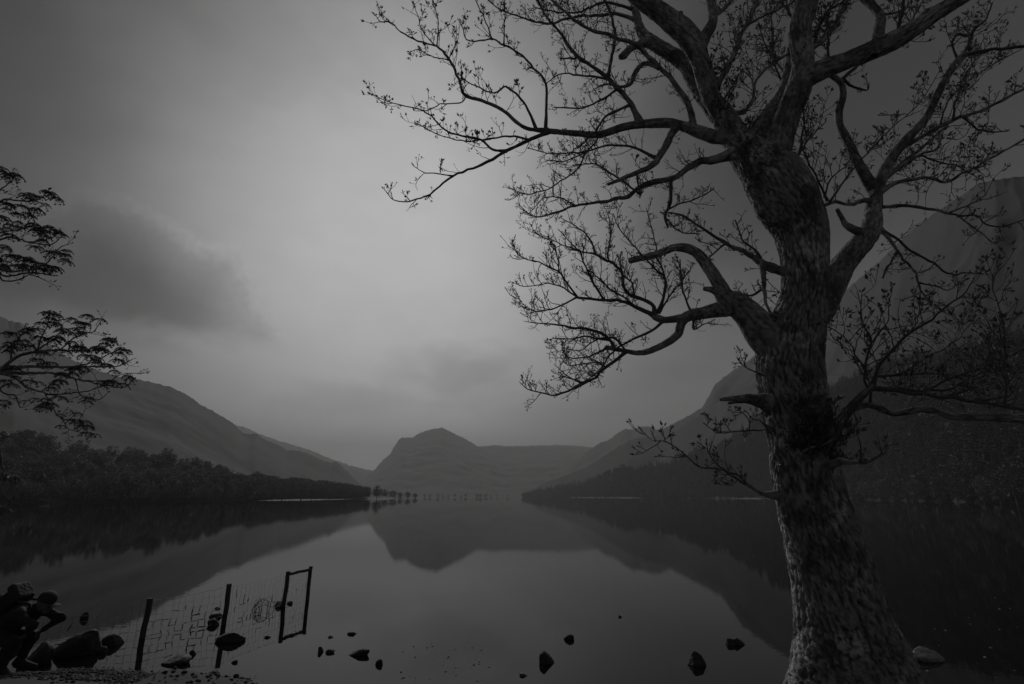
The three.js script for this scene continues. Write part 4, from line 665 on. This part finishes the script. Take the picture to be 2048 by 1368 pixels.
rock(717, 1310, 46, 8, 'long low rock like a tongue among the middle stones', { lean: 0.45, deep: 0.35 });
rock(760, 1329, 16, 8, 'small round stone right of the long low rock');
rock(1092, 1325, 28, 17, 'round dark boulder at the bottom centre', { deep: 0.95 });
rock(1139, 1279, 19, 8, 'diamond-shaped small rock above the round boulder');
rock(1046, 1351, 16, 4, 'low pale stone left below the round boulder', { tone: 0.12 });
rock(1393, 1329, 34, 20, 'large blunt boulder left of the big trunk', { deep: 0.9, lean: -0.25 });
rock(1460, 1289, 24, 9, 'left hump of the twin-peaked rock near the trunk');
rock(1477, 1289, 24, 10, 'right hump of the twin-peaked rock near the trunk');
rock(1854, 1318, 76, 17, 'pale flat-sided boulder right of the big trunk', { tone: 0.26, deep: 0.6, lean: -0.4 });
rock(1240, 1234, 7, 3, 'tiny stone alone on the open water', {});
rock(1800, 1372, 60, 14, 'low wet rock behind the foot of the big trunk', {});
{ // shingle on the near shore and pebbles breaking the surface
  const g = new THREE.IcosahedronGeometry(1, 1), p = g.attributes.position; for (let i = 0; i < p.count; i++) { const k = 1 + 0.22 * n3(p.getX(i) * 1.3, p.getY(i) * 1.3, p.getZ(i) * 1.3); p.setXYZ(i, p.getX(i) * k, p.getY(i) * k * 0.6, p.getZ(i) * k * 0.8); } g.computeVertexNormals();
  const scatter = (name, label, n, place, s0, s1, tone) => {
    const o = new THREE.InstancedMesh(g, gray(1, 0.85), n), m = new THREE.Matrix4(), q = new THREE.Quaternion(), c = new THREE.Color();
    for (let k = 0; k < n; k++) { const v = place(), s = lerp(s0, s1, Math.pow(rnd(), 2.2)); m.compose(v.add(V(0, s * 0.2, 0)), q.setFromEuler(new THREE.Euler(range(-0.3, 0.3), rnd() * 6.3, range(-0.3, 0.3))), V(s, s, s)); o.setMatrixAt(k, m); const t = tone * Math.pow(range(0.55, 1.7), 1.6); o.setColorAt(k, c.setRGB(t, t, t)); }
    put(o, name); o.userData.kind = 'stuff'; o.userData.label = label;
  };
  scatter('shingle', 'dark wet shingle along the near left shore', 9500, () => { const x = range(-8.8, -3.2), z = -shoreD(x) + range(-0.22, 1.3) * Math.pow(rnd(), 0.5); return V(x, Math.max(bankHeight(x, z), -0.015), z); }, 0.007, 0.03, 0.018);
  scatter('bank_gravel', 'gravel on the bank under the big tree', 2500, () => { const x = range(-3, 7), z = -shoreD(x) + range(-0.1, 3); return V(x, bankHeight(x, z), z); }, 0.008, 0.03, 0.03);
  scatter('pebble', 'scattered pebbles breaking the surface in the shallows', 90, () => { const q = onLake(range(800, 990), range(1285, 1366)); return q.setY(-0.004); }, 0.006, 0.02, 0.2);
  scatter('floating_bits', 'bits of leaf and stone near the right shore', 40, () => { const q = onLake(range(1850, 2040), range(1160, 1350)); return q.setY(-0.004); }, 0.006, 0.022, 0.2);
}
// ---------- crouching person with rucksack ----------

const capsule = (p, a, b, ra, rb) => { const ab = b.clone().sub(a), t = clamp(p.clone().sub(a).dot(ab) / Math.max(1e-9, ab.lengthSq())); return p.distanceTo(a.clone().addScaledVector(ab, t)) - lerp(ra, rb, t); };
const smin = (a, b, k) => { const h = clamp(0.5 + 0.5 * (b - a) / k); return lerp(b, a, h) - k * h * (1 - h); };
function field(center, half, res, fn) {
  const m = new MarchingCubes(res, gray(0.1), false, false, 160000); m.isolation = 0; const hs = res / 2, p = V();
  for (let z = 0; z < res; z++) for (let y = 0; y < res; y++) for (let x = 0; x < res; x++) { p.set((x - hs) / hs, (y - hs) / hs, (z - hs) / hs).multiplyScalar(half).add(center); m.field[x + y * res + z * res * res] = -fn(p); }
  m.update(); const n = m.count, P = new Float32Array(n * 3); for (let i = 0; i < n; i++) { P[i * 3] = m.positionArray[i * 3] * half + center.x; P[i * 3 + 1] = m.positionArray[i * 3 + 1] * half + center.y; P[i * 3 + 2] = m.positionArray[i * 3 + 2] * half + center.z; }
  let g = new THREE.BufferGeometry(); g.setAttribute('position', new THREE.BufferAttribute(P, 3)); g = mergeVertices(g, 1e-5); g.computeVertexNormals(); return g;
}
function colour(g, v) { const n = g.attributes.position.count, c = new Float32Array(n * 3).fill(v); g.setAttribute('color', new THREE.BufferAttribute(c, 3)); return g; }
{
  const D = 7.6, J = (px, py, dz = 0) => at(px, py, D).add(V(0, 0, dz));
  const head = J(92, 1206), neck = J(68, 1219), chest = J(45, 1228), belly = J(14, 1248), hip = J(-8, 1266);
  const bones = [[neck, head.clone().lerp(neck, 0.35), 0.062, 0.058], [chest, neck, 0.13, 0.07], [belly, chest, 0.14, 0.15], [hip, belly, 0.155, 0.14]];
  const hands = [];
  for (const s of [1, -1]) {
    const sh0 = J(60, 1224, 0.17 * s), el = J(95, 1243, 0.22 * s), wr = J(72, 1262, 0.12 * s), h0 = J(-8, 1268, 0.1 * s), kn = J(s > 0 ? 50 : 44, 1279, 0.16 * s), an = J(s > 0 ? 24 : 12, 1334, 0.17 * s), toe = J(s > 0 ? 52 : 40, 1343, 0.2 * s);
    bones.push([chest, sh0, 0.1, 0.075], [sh0, el, 0.062, 0.048], [el, wr, 0.046, 0.033], [hip, h0, 0.14, 0.12], [h0, kn, 0.105, 0.068], [kn, an, 0.066, 0.045], [an, toe, 0.05, 0.04]); hands.push([wr, el, kn, s]);
  }
  const body = field(V(hip.x + 0.42, 0.52, -D), 0.72, 116, (p) => { let d = 1e9; for (const [a, b, ra, rb] of bones) d = smin(d, capsule(p, a, b, ra, rb), 0.05); return d + 0.006 * n3(p.x * 9, p.y * 14, p.z * 9); });
  const f = V(0.93, -0.36, 0).normalize(), up = V(0.36, 0.93, 0).normalize(), hp = (a, b, c) => head.clone().addScaledVector(f, a).addScaledVector(up, b).add(V(0, 0, c));   // face looks right and down
  const headG = field(head, 0.2, 96, (p) => {
    let d = smin(p.distanceTo(hp(-0.012, 0.025, 0)) - 0.092, capsule(p, hp(0.03, -0.05, 0), hp(0.052, -0.085, 0), 0.062, 0.034), 0.04);
    d = smin(d, capsule(p, hp(0.085, 0.005, 0), hp(0.108, -0.03, 0), 0.01, 0.015), 0.012); d = smin(d, capsule(p, hp(0.076, 0.028, -0.03), hp(0.076, 0.028, 0.03), 0.014, 0.014), 0.02);
    for (const s of [-1, 1]) { d = smin(d, capsule(p, hp(-0.01, 0.015, 0.088 * s), hp(-0.014, -0.02, 0.09 * s), 0.017, 0.012), 0.01); d = Math.max(d, -(p.distanceTo(hp(0.092, 0.008, 0.033 * s)) - 0.013)); d = Math.min(d, p.distanceTo(hp(0.076, 0.008, 0.032 * s)) - 0.012); }
    d = smin(d, capsule(p, hp(0.083, -0.055, -0.018), hp(0.083, -0.055, 0.018), 0.009, 0.009), 0.008); d = Math.max(d, -(capsule(p, hp(0.094, -0.058, -0.02), hp(0.094, -0.058, 0.02), 0.003, 0.003)));
    return smin(d, capsule(p, hp(-0.03, -0.06, 0), neck, 0.055, 0.06), 0.03);
  });
  const parts = [colour(body, 0.018), colour(headG, 0.12)];
  for (const [wr, el, kn, s] of hands) {   // hands folded over the knees
    const out = kn.clone().sub(wr).add(V(-0.02, -0.03, 0)).normalize(), side = V(0, 0, 1), down = V().crossVectors(out, side).normalize(); if (down.y > 0) down.negate();
    const palm = wr.clone().addScaledVector(out, 0.055), fg = [];
    [[-0.03, 0.062, 0.0085], [-0.01, 0.072, 0.009], [0.01, 0.067, 0.0088], [0.029, 0.052, 0.008]].forEach(([o, L, r]) => { const a = wr.clone().addScaledVector(out, 0.085).addScaledVector(side, o), b = a.clone().addScaledVector(out, L * 0.45).addScaledVector(down, 0.008), c = b.clone().addScaledVector(out, L * 0.22).addScaledVector(down, L * 0.28), e = c.clone().addScaledVector(down, L * 0.32); fg.push([a, b, r * 1.1, r], [b, c, r, r * 0.92], [c, e, r * 0.92, r * 0.8]); });
    { const a = wr.clone().addScaledVector(out, 0.03).addScaledVector(side, -0.032 * s), b = a.clone().addScaledVector(out, 0.028).addScaledVector(side, -0.026 * s), c = b.clone().addScaledVector(out, 0.026).addScaledVector(down, 0.014); fg.push([a, b, 0.012, 0.0105], [b, c, 0.0105, 0.0085]); }
    parts.push(colour(field(palm.clone().addScaledVector(out, 0.02), 0.13, 76, (p) => { let d = capsule(p, wr.clone().lerp(el, 0.1), wr, 0.03, 0.026); for (const o of [-0.026, -0.009, 0.009, 0.025]) d = smin(d, capsule(p, wr.clone().addScaledVector(side, o * 0.5), wr.clone().addScaledVector(out, 0.085).addScaledVector(side, o), 0.016, 0.012), 0.012); for (const [a, b, ra, rb] of fg) d = smin(d, capsule(p, a, b, ra, rb), 0.004); return d; }), 0.1));
  }
  const g = group('person', V(0, 0, 0)); tag(g, 'person in a peaked cap crouching at the left shore', 'person');
  mesh('body', mergeGeometries(parts), new THREE.MeshStandardMaterial({ color: 0xffffff, vertexColors: true, roughness: 0.85 }), g);
  // cap: crown shell and curved peak
  const cap = new THREE.LatheGeometry([[0.104, -0.012], [0.107, 0.01], [0.103, 0.04], [0.088, 0.072], [0.055, 0.096], [0.012, 0.106], [0, 0.107]].map(([x, y]) => new THREE.Vector2(x, y)), 36), peak = new THREE.CylinderGeometry(0.115, 0.118, 0.006, 40, 1, false, Math.PI / 2 - 0.95, 1.9), pk = peak.attributes.position;
  for (let i = 0; i < pk.count; i++) { pk.setX(i, pk.getX(i) * 1.25 + 0.045); pk.setY(i, pk.getY(i) - 2.4 * pk.getZ(i) ** 2 - 0.005); }
  peak.computeVertexNormals(); const cg = mergeGeometries([cap.toNonIndexed(), peak.toNonIndexed()]); cg.applyMatrix4(new THREE.Matrix4().makeBasis(f, up, V(0, 0, 1).cross(V()).set(0, 0, 1))); const cp = hp(-0.008, 0.042, 0); cg.translate(cp.x, cp.y, cp.z);
  mesh('cap', cg, gray(0.025, 0.9, { side: THREE.DoubleSide }), g);
  // rucksack on the back
  const k = chest.clone().sub(hip).normalize(), nrm = V(-k.y, k.x, 0), c = hip.clone().lerp(chest, 0.62).addScaledVector(nrm, 0.235), bag = group('rucksack'); tag(bag, 'dark rucksack on the back of the crouching person', 'rucksack');
  const box = (p, cc, ax, ay, az, r) => { const q = p.clone().sub(cc), x = Math.abs(q.dot(k)) - ax + r, y = Math.abs(q.dot(nrm)) - ay + r, z = Math.abs(q.z) - az + r; return Math.hypot(Math.max(x, 0), Math.max(y, 0), Math.max(z, 0)) + Math.min(0, Math.max(x, y, z)) - r; };
  mesh('pack', field(c, 0.42, 84, (p) => smin(box(p, c, 0.24, 0.1, 0.15, 0.06), box(p, c.clone().addScaledVector(nrm, 0.1).addScaledVector(k, -0.05), 0.13, 0.05, 0.11, 0.04), 0.03) + 0.008 * fbm3(p.x * 14, p.y * 14, p.z * 14, 3)), gray(0.018, 0.85), bag);
  mesh('lid', field(c.clone().addScaledVector(k, 0.22), 0.28, 60, (p) => box(p, c.clone().addScaledVector(k, 0.235).addScaledVector(nrm, 0.03), 0.055, 0.12, 0.14, 0.045) + 0.006 * fbm3(p.x * 14, p.y * 14, p.z * 14, 3)), gray(0.022, 0.85), bag);
  for (const s of [-1, 1]) { const a = new Acc(), q = chest.clone().add(V(0, 0, 0.1 * s)); a.tube(new THREE.CatmullRomCurve3([c.clone().addScaledVector(k, 0.2).addScaledVector(nrm, -0.06).add(V(0, 0, 0.09 * s)), q.clone().addScaledVector(nrm, 0.13).addScaledVector(k, 0.1), q.clone().addScaledVector(k, 0.2), q.clone().addScaledVector(nrm, -0.14).addScaledVector(k, 0.04), c.clone().addScaledVector(k, -0.2).addScaledVector(nrm, -0.1).add(V(0, 0, 0.14 * s))]).getPoints(18), Array(19).fill(0.016), 6); mesh('strap', a.geo(), gray(0.03, 0.85), bag); }
}
renderer.render(scene, camera);
